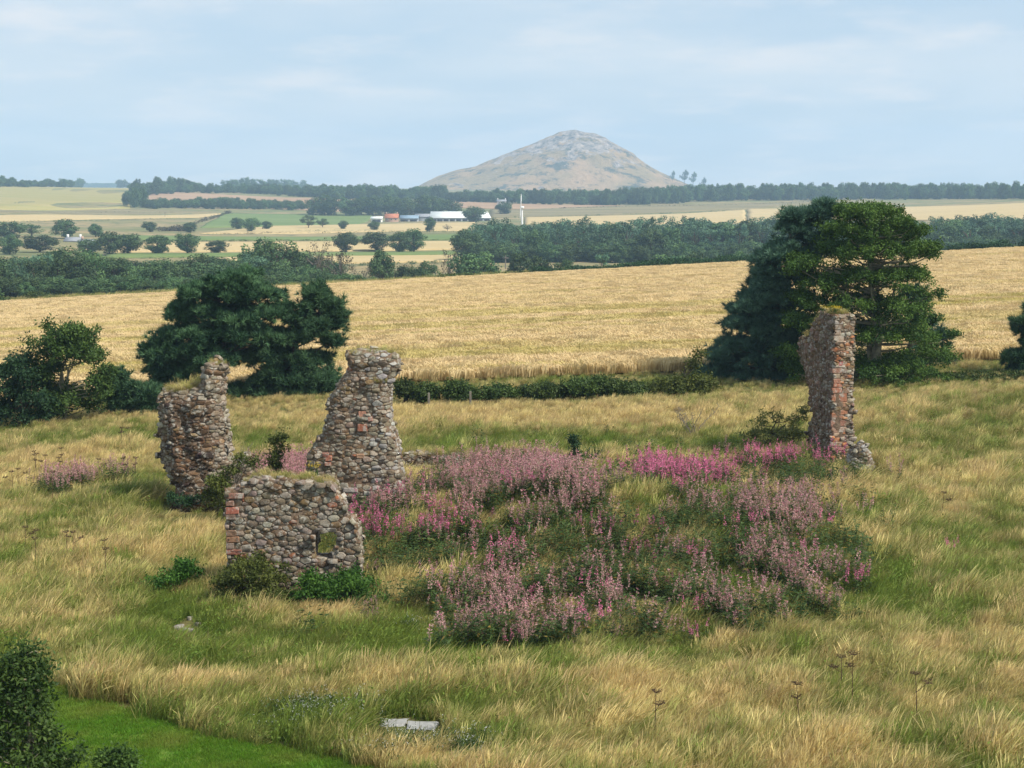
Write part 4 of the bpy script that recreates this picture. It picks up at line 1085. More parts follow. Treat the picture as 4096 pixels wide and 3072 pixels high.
for q in range(70):
    s_ = rng.uniform(1.4, 2.7); p = OP + aP * s_ + dP * rng.uniform(0.05, 0.9); TOPS.append((p[0], p[1], np.interp(s_, [1.3, 1.5, 2.0, 2.4, 2.7], [hz_(210), hz_(262), hz_(312), hz_(402), hz_(440)]) - 0.03, 0.34))
# low stub at the pillar's foot
YQ = 63.5
sq_px = [z8(*p) for p in [(770, 1350), (800, 1300), (850, 1240), (900, 1212), (918, 1225), (925, 1262), (955, 1300), (962, 1380), (966, 1560), (775, 1560)]]
rng = np.random.default_rng(106); qpol = plane_poly(sq_px, YQ)
solid = slab_solid(qpol, [], 0.09, 0.8, (0, YQ, 0), UX, UYv, rng, bulge=0.15, edge=0.2, rough=0.04)
Pn, Nn, Rn = sample_stones(*solid, [(0.11, 0.16, 60), (0.08, 0.11, 140), (0.05, 0.08, 220)], rng, 1.6)
build_ruin('ruined_wall', 'knee high stub of rubble wall at the foot of the stone pillar', 'ruin', np.array([qpol[:, 0].mean(), YQ + .4, qpol[:, 1].min()]), solid, stone_cells(Pn, Nn, Rn, rng, 1.6), col_mid, rng)
for q in range(16): TOPS.append((qpol[1, 0] + rng.uniform(-.05, 0.8), YQ + rng.uniform(0.05, 0.5), hz_(1330), 0.3))
# low buried wall line right of the middle tower
YB = 68.0
bw_px = [(1590, 1880), (1600, 1822), (1680, 1808), (1760, 1820), (1830, 1812), (1850, 1830), (1855, 1900), (1590, 1900)]
rng = np.random.default_rng(107); qpol = plane_poly(bw_px, YB)
solid = slab_solid(qpol, [], 0.09, 0.7, (0, YB, 0), UX, UYv, rng, bulge=0.12, edge=0.2, rough=0.04)
Pn, Nn, Rn = sample_stones(*solid, [(0.10, 0.16, 60), (0.06, 0.09, 200)], rng, 1.6)
build_ruin('ruined_wall', 'low half buried wall in the grass right of the middle ruin', 'ruin', np.array([qpol[:, 0].mean(), YB + .4, qpol[:, 1].min()]), solid, stone_cells(Pn, Nn, Rn, rng, 1.6), col_left, rng)
for q in range(60): TOPS.append((rng.uniform(qpol[:, 0].min(), qpol[:, 0].max()), YB + rng.uniform(-0.1, 0.7), qpol[2, 1] - 0.12, 0.5))
# loose stones in the grass
rng = np.random.default_rng(108)
for k, (px, py, s, lab) in enumerate([(716, 2516, 0.20, 'flat pale stone lying in the grass left of the olive shrub'), (752, 2527, 0.26, 'largest flat stone lying in the grass left of the olive shrub'), (762, 2482, 0.13, 'small pale stone lying just above the two flat stones'), (790, 2508, 0.11, 'smallest pale stone right of the two flat stones')]):
    p = ground_at(px, py); ang = np.sort(rng.uniform(0, 2 * math.pi, 8)); rel = np.column_stack([np.cos(ang), np.sin(ang) * 0.7]) * s
    v, f4, ft = stone_geom(rel, s, rng, 0.10)
    o = link('loose_stone', mesh_np('loose_stone', v, [f4, ft]), M_STONE, loc=(p[0], p[1], float(tz(p[0], p[1])) + 0.03)); o.scale = (0.8, 0.8, 0.6); o.color = (0.24, 0.22, 0.19, 1); tag(o, lab, 'stone', 'loose stones in the grass')
# broken concrete slab by the path
M_CONC = plain('pale_concrete', (0.27, 0.27, 0.26), 0.9, 0.2, 0.12, 5.0, 0.3)
for px, py, wx, wy, lab, rz in [(1570, 2893, 0.52, 0.34, 'pale concrete slab lying at the edge of the long grass, left piece', -0.1), (1690, 2908, 0.55, 0.36, 'pale concrete slab lying at the edge of the long grass, right piece', -0.14)]:
    p = ground_at(px, py + 6)
    bm = bmesh.new(); bmesh.ops.create_cube(bm, size=1.0)
    for v in bm.verts: v.co = Vector((v.co.x * wx * 1.15, v.co.y * wy * 0.95, v.co.z * 0.08)) + Vector(rng.normal(size=3) * 0.03)
    bmesh.ops.subdivide_edges(bm, edges=bm.edges[:], cuts=2, use_grid_fill=True)
    for v in bm.verts: v.co += Vector(rng.normal(size=3) * 0.012)
    bmesh.ops.bevel(bm, geom=[e for e in bm.edges if e.calc_face_angle(0) > 0.8], offset=0.015, segments=1, affect='EDGES')
    me = bpy.data.meshes.new('concrete_slab'); bm.to_mesh(me); bm.free()
    o = link('concrete_slab', me, M_CONC, loc=(p[0], p[1], float(tz(p[0], p[1])) + 0.03)); o.rotation_euler = (0.10, 0.03, rz); tag(o, lab, 'slab', 'concrete slabs by the mown path')
# ------------------------------------------------------------------ trees of the valley
def far_tree_meshes(seed, shape, nclump, per, leafsize, sparse=1.0):
    """unit tree (height 1, width about 0.9 or as shaped): crown mesh, wood mesh"""
    rng = np.random.default_rng(seed); cl = []
    for i in range(nclump):
        if shape == 'round':
            u = rng.normal(size=3); u /= np.linalg.norm(u); c = np.array([0, 0, 0.50]) + u * np.array([0.36, 0.36, 0.42]) * rng.uniform(0.55, 1.0)
            c[2] = max(c[2], 0.09); r = rng.uniform(0.09, 0.17)
        elif shape == 'tall':
            z = rng.uniform(0.05, 0.97); w = 0.29 * (1 - ((z - 0.5) / 0.55) ** 2) ** 0.5 if abs(z - 0.5) < 0.55 else 0.1
            a = rng.uniform(0, 2 * math.pi); c = np.array([math.cos(a) * w, math.sin(a) * w, z]) * np.array([rng.uniform(.5, 1), rng.uniform(.5, 1), 1]); r = rng.uniform(0.06, 0.11)
        elif shape == 'spread':
            u = rng.normal(size=3); u /= np.linalg.norm(u); c = np.array([0, 0, 0.60]) + u * np.array([0.46, 0.46, 0.34]) * rng.uniform(0.6, 1.0); r = rng.uniform(0.08, 0.15)
        else:   # conifer
            z = rng.uniform(0.10, 0.98); w = 0.30 * (1 - z) + 0.03; a = rng.uniform(0, 2 * math.pi); c = np.array([math.cos(a) * w, math.sin(a) * w, z]); r = rng.uniform(0.05, 0.08)
        cl.append((c, r))
    pos, nr, tt = [], [], []
    for c, r in cl:
        n = int(per * (r / 0.12) ** 1.6 * sparse); u = rng.normal(size=(n, 3)); u /= np.linalg.norm(u, axis=1)[:, None]
        pos.append(c + u * r * rng.uniform(0.55, 1.1, n)[:, None] * np.array([1, 1, 0.85])); nr.append(u * 0.8 + rng.normal(size=(n, 3)) * 0.5 + np.array([0, 0, 0.35]))
        tt.append(np.clip(np.full(n, rng.uniform(0.05, 0.75)) + rng.uniform(-0.2, 0.25, n), 0, 1))
    pos = np.concatenate(pos); nr = np.concatenate(nr); nr /= np.linalg.norm(nr, axis=1)[:, None]; tt = np.concatenate(tt)
    pv, pf = leaf_quad(leafsize, leafsize * 1.3, leafsize * 0.15); pv = pv - np.array([0, leafsize * 0.6, 0])
    V, F = stamp(pv, pf, frames(nr, rng), pos, rng.uniform(0.7, 1.3, len(pos)))
    crown = mesh_np('far_crown', V, F, np.repeat(tt, 4))
    woods = [tube([(0, 0, -0.03), (0.01, 0, 0.2), (0, 0.01, 0.45), (0, 0, 0.75)], [0.03, 0.024, 0.016, 0.006], 6)]
    for c, r in cl[::(2 if sparse >= 1 else 1)]:
        woods.append(tube([(0, 0, max(0.08, c[2] * 0.5)), c * np.array([0.5, 0.5, 0.8]), c], [0.012, 0.008, 0.003], 4))
        if sparse < 1:
            for _ in range(4):
                q = c + rng.normal(size=3) * 0.07; woods.append(tube([c * np.array([.8, .8, .95]), q], [0.004, 0.002], 3))
    V, F = join_parts(woods); wood = mesh_np('far_wood', V, F)
    return crown, wood
ROUND = [far_tree_meshes(200 + i, 'round', 44, 85, 0.036) for i in range(5)]
TALL = [far_tree_meshes(220 + i, 'tall', 40, 80, 0.030) for i in range(4)]
SPREAD = [far_tree_meshes(240 + i, 'spread', 30, 80, 0.034) for i in range(3)]
SPARSE = [far_tree_meshes(260 + i, 'spread', 26, 42, 0.030, 0.55) for i in range(3)]
for lst, m in ((ROUND, M_FAR1), (TALL, M_FAR2), (SPREAD, M_FAR1), (SPARSE, M_FARBROWN)):
    for cr, wd in lst: cr.materials.append(m); wd.materials.append(M_TWIG if lst is SPARSE else M_BARK)
def place_tree(name, label, group, P, W, H, proto, rz, cat='tree', rel=0.82):
    root = empty(name, P, rz); root.scale = (W / rel, W / rel, H); tag(root, label, cat, group)
    for nm, me in (('crown', proto[0]), ('trunk', proto[1])):
        o = bpy.data.objects.new(nm, me); COL.objects.link(o); o.parent = root
    return root
rng = np.random.default_rng(300)
def px_tree(cx, base, w, top, lst, label, group, name='broadleaf_tree', rel=0.82, k=None, dY=None):
    P = ground_at(cx, base) if dY is None else np.array([*at(cx, base, dY)])
    Y = P[1]; m = Y / FPX
    P = np.array([P[0], Y, float(tz(P[0], Y))])
    b_px = proj(P)[1]
    return place_tree(name, label, group, P, w * m, (b_px - top) * m, lst[k if k is not None else int(rng.integers(len(lst)))], rng.uniform(0, 6.28), rel=rel)
ORD = ['first', 'second', 'third', 'fourth', 'fifth', 'sixth', 'seventh', 'eighth', 'ninth', 'tenth', 'eleventh', 'twelfth']
# row of round trees along the lower pale field strip
row = [(40, 1018, 100, 935), (160, 1010, 145, 935), (358, 1018, 100, 945), (437, 1022, 112, 922), (512, 1018, 125, 922), (633, 1018, 112, 930), (750, 1018, 100, 928), (868, 1014, 95, 955), (1384, 1012, 98, 916), (1504, 1006, 112, 916), (1600, 1012, 90, 916), (1655, 1010, 95, 902)]
for i, (cx, bs, w, tp) in enumerate(row):
    px_tree(cx, bs, w, tp, ROUND, ORD[i] + ' round dark tree, counted from the left, in the valley row beside the pale strip', 'row of round trees in the valley')
row = [(40, 962, 120, 880), (127, 950, 90, 890), (262, 955, 110, 873), (383, 948, 68, 892)]
for i, (cx, bs, w, tp) in enumerate(row):
    px_tree(cx, bs, w, tp, ROUND if i != 1 else SPREAD, ORD[i] + ' tree from the left in the upper clump behind the valley row', 'clump of trees at the left of the valley')
for i, (cx, bs, w, tp, lab) in enumerate([(598, 928, 60, 880, 'small round tree below the long pale field strip on the left'), (760, 930, 60, 884, 'small round tree at the hedge corner left of the green field'),
        (950, 918, 60, 864, 'left one of two trees touching at the foot of the green field'), (1006, 928, 68, 862, 'right one of two trees touching at the foot of the green field'), (1067, 918, 46, 880, 'little tree right of the touching pair at the green field'),
        (1234, 914, 62, 860, 'thin spreading tree between green field and farm'), (1290, 912, 50, 872, 'low spreading tree just left of the farm fields'), (1373, 918, 40, 880, 'lone slender tree in the pale field before the white shed'), (1497, 922, 50, 882, 'bushy tree in front of the small white shed'),
        (1720, 928, 52, 866, 'narrow tree in front of the long white roofed barn'), (1895, 890, 92, 822, 'broad tree standing against the right end of the barn'), (2017, 858, 72, 804, 'lone round tree in the pink field right of the barn'),
        (1790, 925, 36, 895, 'dry brown tree beside the end of the pale farm field')]):
    px_tree(cx, bs, w, tp, SPARSE if 'dry' in lab else (SPREAD if 'spreading' in lab else ROUND), lab, None)
# wood behind the farm
for i in range(15):
    cx = 1265 + i * 38 + rng.normal() * 8; bs = 862 + rng.normal() * 2 + (8 if i > 8 else 0)
    px_tree(cx, bs, rng.uniform(70, 105), rng.uniform(775, 800), ROUND, 'dark rounded tree of the wood right behind the farm', 'trees of the wood behind the farm')
# left valley wood
lw = 'dense green tree of the dark wood beyond the wheat on the left'
for i in range(52):
    cx = -60 + i * 27 + rng.normal() * 10; back = i % 3
    dY = 345 + 30 * back + rng.uniform(-10, 10) + max(0, cx) * 0.05
    tp = np.interp(cx, [0, 250, 450, 700, 900, 1050, 1200, 1350], [1030, 985, 1030, 1035, 1015, 975, 1010, 1060]) + rng.normal() * 14 + (26 if back == 0 else 0)
    px_tree(cx, 0, rng.uniform(120, 170), tp, (ROUND, SPREAD, TALL)[int(rng.choice(3, p=[.6, .2, .2]))], lw, 'trees of the left valley wood', dY=dY)
# ragged trees in the middle of the valley
for i, (cx, tp, w, lst, lab, dY) in enumerate([(1090, 962, 230, SPREAD, 'big feathery willow above the pine in the left valley wood', 400), (1262, 945, 110, SPARSE, 'bare topped bronze tree in mid valley, left of two', 430), (1350, 1000, 120, SPARSE, 'thin bronze tree with pale dead branches in mid valley', 410),
        (1520, 990, 130, ROUND, 'tall dark tree at the end of the thin bronze trees', 400), (1620, 1045, 120, ROUND, 'rounded tree above the grassy field edge, middle of the valley', 390), (1700, 1040, 110, ROUND, 'second rounded tree above the grassy field edge', 395), (1790, 985, 75, SPARSE, 'brown topped tree left of the plantation corner', 420),
        (1890, 985, 190, ROUND, 'broad olive green tree in front of the plantation corner', 405), (2080, 1000, 110, ROUND, 'brownish round tree in front of the plantation', 410), (2160, 1015, 130, ROUND, 'yellow green round tree in front of the plantation', 400), (2260, 1030, 100, ROUND, 'low pale tree in front of the plantation', 390),
        (2420, 1008, 100, TALL, 'dark bushy tree poking above the far hedge', 400), (2700, 1000, 180, ROUND, 'pale green willow clump above the far hedge', 420), (2800, 990, 120, ROUND, 'light green tree nearest the blue green pine, above the far hedge', 420), (2990, 1000, 130, ROUND, 'grey green low tree just left of the blue green pine', 410),
        (1440, 1060, 110, SPARSE, 'low bronze thicket tree above the field edge', 380), (1220, 1055, 110, ROUND, 'rounded bush tree behind the tip of the tiered pine', 380), (1130, 1080, 120, ROUND, 'rounded tree directly behind the tiered pine', 375)]):
    px_tree(cx, 0, w, tp, lst, lab, None, dY=dY)
# plantation on the right
for i in range(78):
    cx = 1860 + i * 31 + rng.normal() * 10; back = i % 3
    dY = 640 + 45 * back + rng.uniform(-12, 12)
    tp = np.interp(cx, [1860, 1950, 2100, 2300, 2600, 3000, 3500, 3800, 4300], [905, 885, 895, 885, 878, 882, 880, 872, 868]) + rng.normal() * 9 + (16 if back == 0 else 0)
    px_tree(cx, 0, rng.uniform(75, 110), tp, TALL if rng.random() < 0.7 else ROUND, 'slim bluish green tree of the long plantation beyond the wheat on the right', 'trees of the right plantation', dY=dY, rel=0.6)
# undergrowth that closes the foot of both woods
def thicket(name, label, x0, x1, Y0, dep, h, step, seed, protos=ROUND):
    r2 = np.random.default_rng(seed); c = bpy.data.collections.new(name + '_kinds')
    for i, (cr, wd) in enumerate(protos): c.objects.link(bpy.data.objects.new('%s_kind_%d' % (name, i), cr))
    n = int((x1 - x0) / step); px = r2.uniform(x0, x1, n); Y = Y0 + r2.uniform(-dep, dep, n); X = (px - 2048) / FPX * Y; H = h * r2.uniform(0.6, 1.3, n)
    return scatter(name, c, np.column_stack([X, Y, tz(X, Y) - 0.12 * H]), np.column_stack([np.zeros((n, 2)), r2.uniform(0, 6.28, n)]), np.column_stack([H * 1.5, H * 1.5, H]), r2.integers(0, len(protos), n), np.zeros(n), label)
thicket('undergrowth', 'dark undergrowth closing the foot of the left valley wood', -200, 1500, 335, 14, 4.2, 9, 601)
thicket('undergrowth', 'dark undergrowth closing the foot of the right plantation', 1880, 4400, 640, 30, 8.0, 9, 602)
thicket('undergrowth', 'inner trees packed between the front trees of the right plantation', 1900, 4400, 740, 40, 13.0, 10, 603, TALL)
# far belts of wood, seen as one mass each
def belt(name, label, segs, step, proto, spread_y, wpx):
    coll = proto_collection(name + '_kinds', [c for c, w in proto], None) if False else None
    c = bpy.data.collections.new(name + '_kinds')
    for i, (cr, wd) in enumerate(proto):
        o = bpy.data.objects.new('%s_kind_%d' % (name, i), cr); c.objects.link(o)
    P, S, I = [], [], []
    for (x0, t0, b0, x1, t1, b1) in segs:
        n = int((x1 - x0) / step) + 1
        for k in range(n):
            f = (k + rng.uniform(-.4, .4)) / max(n - 1, 1); cx = x0 + (x1 - x0) * f; tp = t0 + (t1 - t0) * f; bs = b0 + (b1 - b0) * f
            g = ground_at(cx, bs); Y = g[1] + rng.uniform(0, spread_y); X = (cx - 2048) / FPX * Y; z = float(tz(X, Y)); m = Y / FPX
            H = (proj(np.array([X, Y, z]))[1] - tp) * m * (rng.uniform(0.62, 1.0) if rng.random() < 0.7 else rng.uniform(1.0, 1.22))
            if H < 2: H = 6.0
            H = min(H, 22.0)
            W = wpx * m * rng.uniform(0.8, 1.25)
            P.append((X, Y, z - 0.05 * H)); S.append((W / .82, W / .82, H)); I.append(int(rng.integers(len(proto))))
    R = np.column_stack([np.zeros(len(P)), np.zeros(len(P)), rng.uniform(0, 6.28, len(P))])
    return scatter(name, c, P, R, S, I, np.zeros(len(P)), label)
belt('treeline', 'blue dark line of trees along the top of the pale field, far left', [(-250, 702, 750, 0, 704, 750), (0, 702, 750, 190, 722, 750), (190, 714, 750, 330, 712, 750), (330, 705, 750, 505, 704, 750), (495, 712, 752, 512, 712, 752)] * 2, 17, ROUND, 90, 34)
belt('treeline', 'rounded wood on the low rise right of the pale far field', [(545, 718, 775, 640, 708, 772), (640, 706, 772, 790, 712, 770), (520, 740, 832, 575, 735, 832), (530, 760, 815, 570, 745, 800), (545, 735, 790, 780, 720, 772)] * 2, 16, ROUND, 80, 36)
belt('treeline', 'long low belt of trees between the two far pinkish fields', [(590, 795, 836, 900, 786, 838), (900, 790, 838, 1215, 796, 842)] * 2, 15, ROUND, 60, 36)
belt('treeline', 'far belt of trees running from the low rise towards the hill', [(780, 728, 772, 1100, 736, 780), (1100, 736, 782, 1420, 748, 800), (1240, 738, 790, 1420, 742, 800)] * 2, 15, ROUND, 90, 34)
belt('treeline', 'tall trees standing above the far belt on the skyline', [(900, 728, 760, 950, 716, 760), (950, 705, 760, 1010, 702, 760), (1010, 722, 760, 1090, 712, 760), (1090, 705, 760, 1160, 706, 760), (1160, 716, 760, 1235, 726, 760)], 14, SPREAD, 60, 42)
belt('treeline', 'long dark blue wood across the foot of the hill', [(1300, 740, 800, 1560, 738, 800), (1560, 742, 800, 1700, 750, 802), (1680, 744, 800, 1780, 742, 800), (1800, 765, 812, 2000, 756, 812), (1990, 765, 812, 2120, 752, 814), (2080, 752, 818, 2420, 758, 824), (2420, 752, 824, 2720, 742, 815), (2700, 730, 810, 2900, 738, 806)] * 3, 15, ROUND, 130, 40)
belt('treeline', 'long dark wood on the skyline right of the hill', [(2880, 735, 806, 3300, 732, 802), (3300, 730, 800, 3700, 728, 800), (3700, 728, 798, 4300, 724, 797)] * 3, 15, ROUND, 140, 38)
# three windblown trees on the shoulder of the hill
for px, top_, base_, w, lab in [(2690, 680, 716, 20, 'smallest windblown tree standing alone on the hill shoulder'), (2737, 676, 722, 34, 'tallest windblown tree on the hill shoulder'), (2772, 684, 730, 30, 'lower windblown tree beside the tallest one on the hill shoulder'), (2812, 706, 752, 26, 'thin tree rising from the wood at the foot of the hill')]:
    Y = 4000.0; A, B_ = at(px, base_ + 14, Y), at(px, top_, Y); m = Y / FPX
    r = place_tree('windblown_tree', lab, 'trees on the hill shoulder', np.array([A[0], Y, A[2]]), w * m, B_[2] - A[2], SPREAD[0], 0.3)
# far hedges and thickets
def hedge_line(label, pts, hpx, n, seed, mat=M_FAR1, name='hedge', cat='hedge'):
    r2 = np.random.default_rng(seed); G = np.array([ground_at(*p) for p in pts]); t = np.linspace(0, 1, len(pts)); pos, tt, nn = [], [], []
    s = r2.uniform(0, 1, n); C = np.stack([np.interp(s, t, G[:, i]) for i in range(3)], 1); C[:, 2] = tz(C[:, 0], C[:, 1])
    m = C[:, 1] / FPX; h = hpx * m * (0.65 + 0.45 * (fbm(s * 40, s * 0 + seed, seed, 3)))
    k = 10
    P = np.repeat(C, k, 0) + r2.normal(size=(n * k, 3)) * np.repeat(h, k)[:, None] * np.array([0.5, 0.5, 0]) ; P[:, 2] += np.repeat(h, k) * r2.uniform(0.0, 1.0, n * k)
    d = r2.normal(size=(n * k, 3)) + np.array([0, -0.3, 0.4]); d /= np.linalg.norm(d, axis=1)[:, None]
    pv, pf = leaf_quad(1.0, 1.3, 0.15); V, F = stamp(pv, pf, frames(d, r2), P, np.repeat(h, k) * r2.uniform(0.18, 0.34, n * k))
    o0 = C[len(C) // 2]
    o = link(name, mesh_np(name, V - o0, F, np.repeat(np.clip(np.repeat(r2.uniform(0, .8, n), k) + r2.uniform(-.1, .2, n * k), 0, 1), 4)), mat, loc=o0)
    return tag(o, label, cat)
hedge_line('thin hedge under the long pale strip on the left', [(0, 888), (400, 884), (780, 876)], 7, 260, 1)
hedge_line('hedge along the lower edge of the green strip left of centre', [(420, 966), (880, 966), (1300, 964)], 9, 400, 2)
hedge_line('hedge between green strip and pale strip right of the valley row', [(1300, 963), (1650, 962), (1900, 960)], 7, 240, 3)
hedge_line('rough hedge climbing from the corner tree to the green field', [(600, 925), (760, 905), (860, 872), (920, 852)], 14, 300, 4, M_SCRUBLEAF if 'M_SCRUBLEAF' in globals() else M_FARBROWN)
hedge_line('low scrub along the foot of the right pale field', [(2060, 872), (2500, 858), (2900, 848)], 7, 300, 5)
hedge_line('scrub line on the bank under the right skyline wood', [(2200, 838), (2700, 826), (3300, 806)], 8, 300, 6, M_FARBROWN)
hedge_line('broken hedge below the far left field', [(0, 850), (450, 850), (700, 852)], 5, 160, 7, M_FARBROWN)
hedge_line('hedge line below the second pale strip in mid valley', [(500, 1022), (1000, 1018), (1500, 1014)], 5, 260, 8)
hedge_line('straggling bushes along the middle pale strip of the valley', [(820, 938), (1150, 934), (1700, 928)], 10, 170, 10, M_FARBROWN)
hedge_line('line of bushes under the farm fields', [(1180, 925), (1500, 926), (1850, 930)], 9, 150, 11)
hedge_line('scrubby hedge right of the willow in mid valley', [(1180, 1072), (1500, 1062), (1900, 1050)], 16, 260, 12)
hedge_line('bushy hedge along the lowest pale strip left of centre', [(420, 1036), (700, 1034), (1000, 1030)], 9, 200, 13)
hedge_line('scrub thicket between the corner trees', [(640, 925), (700, 925), (760, 925)], 22, 130, 9, M_FARBROWN)

# ------------------------------------------------------------------ hedges on the far edge of the wheat
def field_hedge(label, x0, x1, h, Y0, Y1, seed, mat=M_GORSE, leafm=0.32, n=None):
    r2 = np.random.default_rng(seed); n = n or int((x1 - x0) * 0.9)
    px = r2.uniform(x0, x1, n); f = (px - x0) / (x1 - x0); Y = Y0 + (Y1 - Y0) * f + r2.normal(size=n) * 0.9; X = (px - 2048) / FPX * Y; z = tz(X, Y)
    H = h * (0.75 + 0.35 * fbm(px / 60.0, px * 0 + seed, seed, 3)); taper = np.clip(np.minimum(px - x0, x1 - px) / 30, 0.35, 1); H = H * taper; k = 26
    P = np.repeat(np.stack([X, Y, z], 1), k, 0); P[:, :2] += r2.normal(size=(n * k, 2)) * 0.55; P[:, 2] += np.repeat(H, k) * r2.uniform(0, 1, n * k) ** 0.8
    d = r2.normal(size=(n * k, 3)) + np.array([0, -0.3, 0.5]); d /= np.linalg.norm(d, axis=1)[:, None]
    pv, pf = leaf_quad(0.7, 1.0, 0.1); V, F = stamp(pv, pf, frames(d, r2), P, leafm * r2.uniform(0.6, 1.3, n * k))
    o0 = np.array([X.mean(), Y.mean(), z.mean()])
    o = link('hedge', mesh_np('hedge', V - o0, F, np.repeat(np.clip(np.repeat(r2.uniform(0, .8, n), k) + r2.uniform(-.1, .2, n * k), 0, 1), 4)), mat, loc=o0)
    return tag(o, label, 'hedge')
field_hedge('dark clipped hedge on the crest behind the wheat, longest piece', 2120, 3040, 1.7, 264, 264, 21, M_DARKBUSH)
field_hedge('taller dark hedge end just left of the blue green pine', 2540, 2960, 2.3, 266, 266, 22, M_DARKBUSH)
field_hedge('rounded green bush at the left end of the crest hedge', 1750, 1900, 1.5, 264, 264, 23, M_GORSE)
field_hedge('rough dark hedge joining the green bush to the crest hedge', 1890, 2140, 1.2, 265, 265, 24, M_GORSE)
field_hedge('thick dark hedge on the crest right of the ash', 3780, 4040, 2.4, 266, 266, 25, M_DARKBUSH)
field_hedge('last piece of crest hedge at the right edge', 4050, 4300, 2.2, 266, 266, 26, M_DARKBUSH)
field_hedge('green bush with pointed top at the far left of the wheat edge', 90, 190, 2.9, 267, 267, 27, M_GORSE)
field_hedge('low bush right beside the pointed bush on the wheat edge', 170, 235, 1.7, 267, 267, 28, M_GORSE)
field_hedge('small dark bush at the left edge on the wheat boundary', -60, 52, 1.5, 263, 263, 29, M_GORSE)
field_hedge('low bush on the grassy wheat edge above the big pine', 525, 690, 1.3, 268, 268, 30, M_GORSE)
field_hedge('tangle of low bushes at the wheat edge in mid picture', 1560, 1760, 0.9, 264, 264, 31, M_GORSE)

# ------------------------------------------------------------------ farm
M_WHITEROOF = plain('white_sheet_roof', (0.72, 0.74, 0.72), 0.6, 0.3, 0.06, 0.1)
M_WHITEWALL = plain('white_render', (0.74, 0.73, 0.70), 0.9, 0.2, 0.05, 0.3)
M_GREYWALL = plain('grey_sheet_wall', (0.36, 0.38, 0.40), 0.8, 0.3, 0.1, 0.2)
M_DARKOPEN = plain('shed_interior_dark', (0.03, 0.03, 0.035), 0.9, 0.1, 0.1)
M_REDTILE = plain('red_pantile', (0.42, 0.16, 0.09), 0.9, 0.2, 0.15, 0.5)
M_SANDWALL = plain('sandstone_wall', (0.42, 0.28, 0.21), 0.9, 0.2, 0.12, 0.5)
M_BLUEROOF = plain('blue_grey_roof', (0.20, 0.28, 0.36), 0.7, 0.3, 0.1, 0.3)
M_SLATE = plain('grey_slate', (0.25, 0.26, 0.28), 0.7, 0.3, 0.1, 0.5)
M_WINDOW = plain('dark_window_glass', (0.05, 0.06, 0.07), 0.2, 0.5, 0.1)
M_WHITEMETAL = plain('white_metal', (0.8, 0.8, 0.8), 0.4, 0.5, 0.02)
M_WOOD = plain('weathered_wood', (0.19, 0.17, 0.14), 0.95, 0.1, 0.2, 8.0, 0.3)
def building(name, label, px0, px1, eave_py, ridge_py, base_py, Y, depth, wall, roof, bays=0, windows=0, chimneys=0, lean=0.0, hip=0.0):
    """gabled building, ridge along X, its long side to the viewer"""
    A, B_ = at(px0, base_py, Y), at(px1, base_py, Y); x0, x1 = A[0], B_[0]
    zb = min(A[2], float(tz((x0 + x1) / 2, Y))) - 0.5; ze = at(px0, eave_py, Y)[2]; zr = at(px0, ridge_py, Y + depth / 2)[2]
    root = empty(name, ((x0 + x1) / 2, Y, zb)); tag(root, label, 'building')
    zv = ze; yv = (Y, Y + depth)
    V = np.array([(x0, Y, zb), (x1, Y, zb), (x1, Y + depth, zb), (x0, Y + depth, zb), (x0, Y, ze), (x1, Y, ze), (x1, Y + depth, ze), (x0, Y + depth, ze), (x0, Y + depth / 2, zr - .15), (x1, Y + depth / 2, zr - .15)])
    mw = mesh_np('wall', V, [np.array([(0, 1, 5, 4), (1, 2, 6, 5), (2, 3, 7, 6), (3, 0, 4, 7)]), np.array([(4, 8, 7), (5, 6, 9)])])
    child_world(link('wall', mw, wall), root)
    o_ = 0.5; t = 0.25
    RV = []
    for zz_ in (0, t):
        RV += [(x0 - o_, Y - o_, ze - .1 + zz_), (x1 + o_, Y - o_, ze - .1 + zz_), (x1 + o_ - hip, Y + depth / 2, zr + zz_), (x0 - o_ + hip, Y + depth / 2, zr + zz_), (x1 + o_, Y + depth + o_, ze - .1 + zz_), (x0 - o_, Y + depth + o_, ze - .1 + zz_)]
    RF = [(6, 7, 8, 9), (9, 8, 10, 11), (1, 0, 3, 2), (2, 3, 5, 4), (0, 1, 7, 6), (4, 5, 11, 10), (0, 6, 9, 3), (3, 9, 11, 5), (1, 2, 8, 7), (2, 4, 10, 8)]
    roof_o = child_world(link('roof', mesh_np('roof', np.array(RV), np.array(RF)), roof), root)
    for k in range(chimneys):
        cxm = x0 + (x1 - x0) * (0.08 + 0.84 * k / max(chimneys - 1, 1))
        c = child_world(link('chimney', mesh_np('chimney', *box_mesh((cxm - .5, Y + depth / 2 - .5, zr - .5), (cxm + .5, Y + depth / 2 + .5, zr + 1.6))), wall), root)
    for k in range(bays):
        bx0 = x0 + (x1 - x0) * (k + 0.12) / bays; bx1 = x0 + (x1 - x0) * (k + 0.88) / bays
        child_world(link('bay_opening', mesh_np('bay_opening', *box_mesh((bx0, Y - 0.06, zb), (bx1, Y + .3, zb + (ze - zb) * 0.72))), M_DARKOPEN), root)
    for k in range(windows):
        wx = x0 + (x1 - x0) * (k + 0.5) / windows; w2 = 0.55
        fr = child_world(link('window', mesh_np('window', *box_mesh((wx - w2 - .15, Y - 0.10, zb + (ze - zb) * 0.55), (wx + w2 + .15, Y + .1, zb + (ze - zb) * 0.86))), M_WHITEWALL), root)
        pn = link('pane', mesh_np('pane', *box_mesh((wx - w2, Y - 0.13, zb + (ze - zb) * 0.58), (wx + w2, Y, zb + (ze - zb) * 0.83))), M_WINDOW); pn.parent = fr
    return root
building('barn', 'long barn with white sheet roof and dark open bays at the farm', 1722, 1872, 872, 847, 884, 1385, 22, M_GREYWALL, M_WHITEROOF, bays=6)
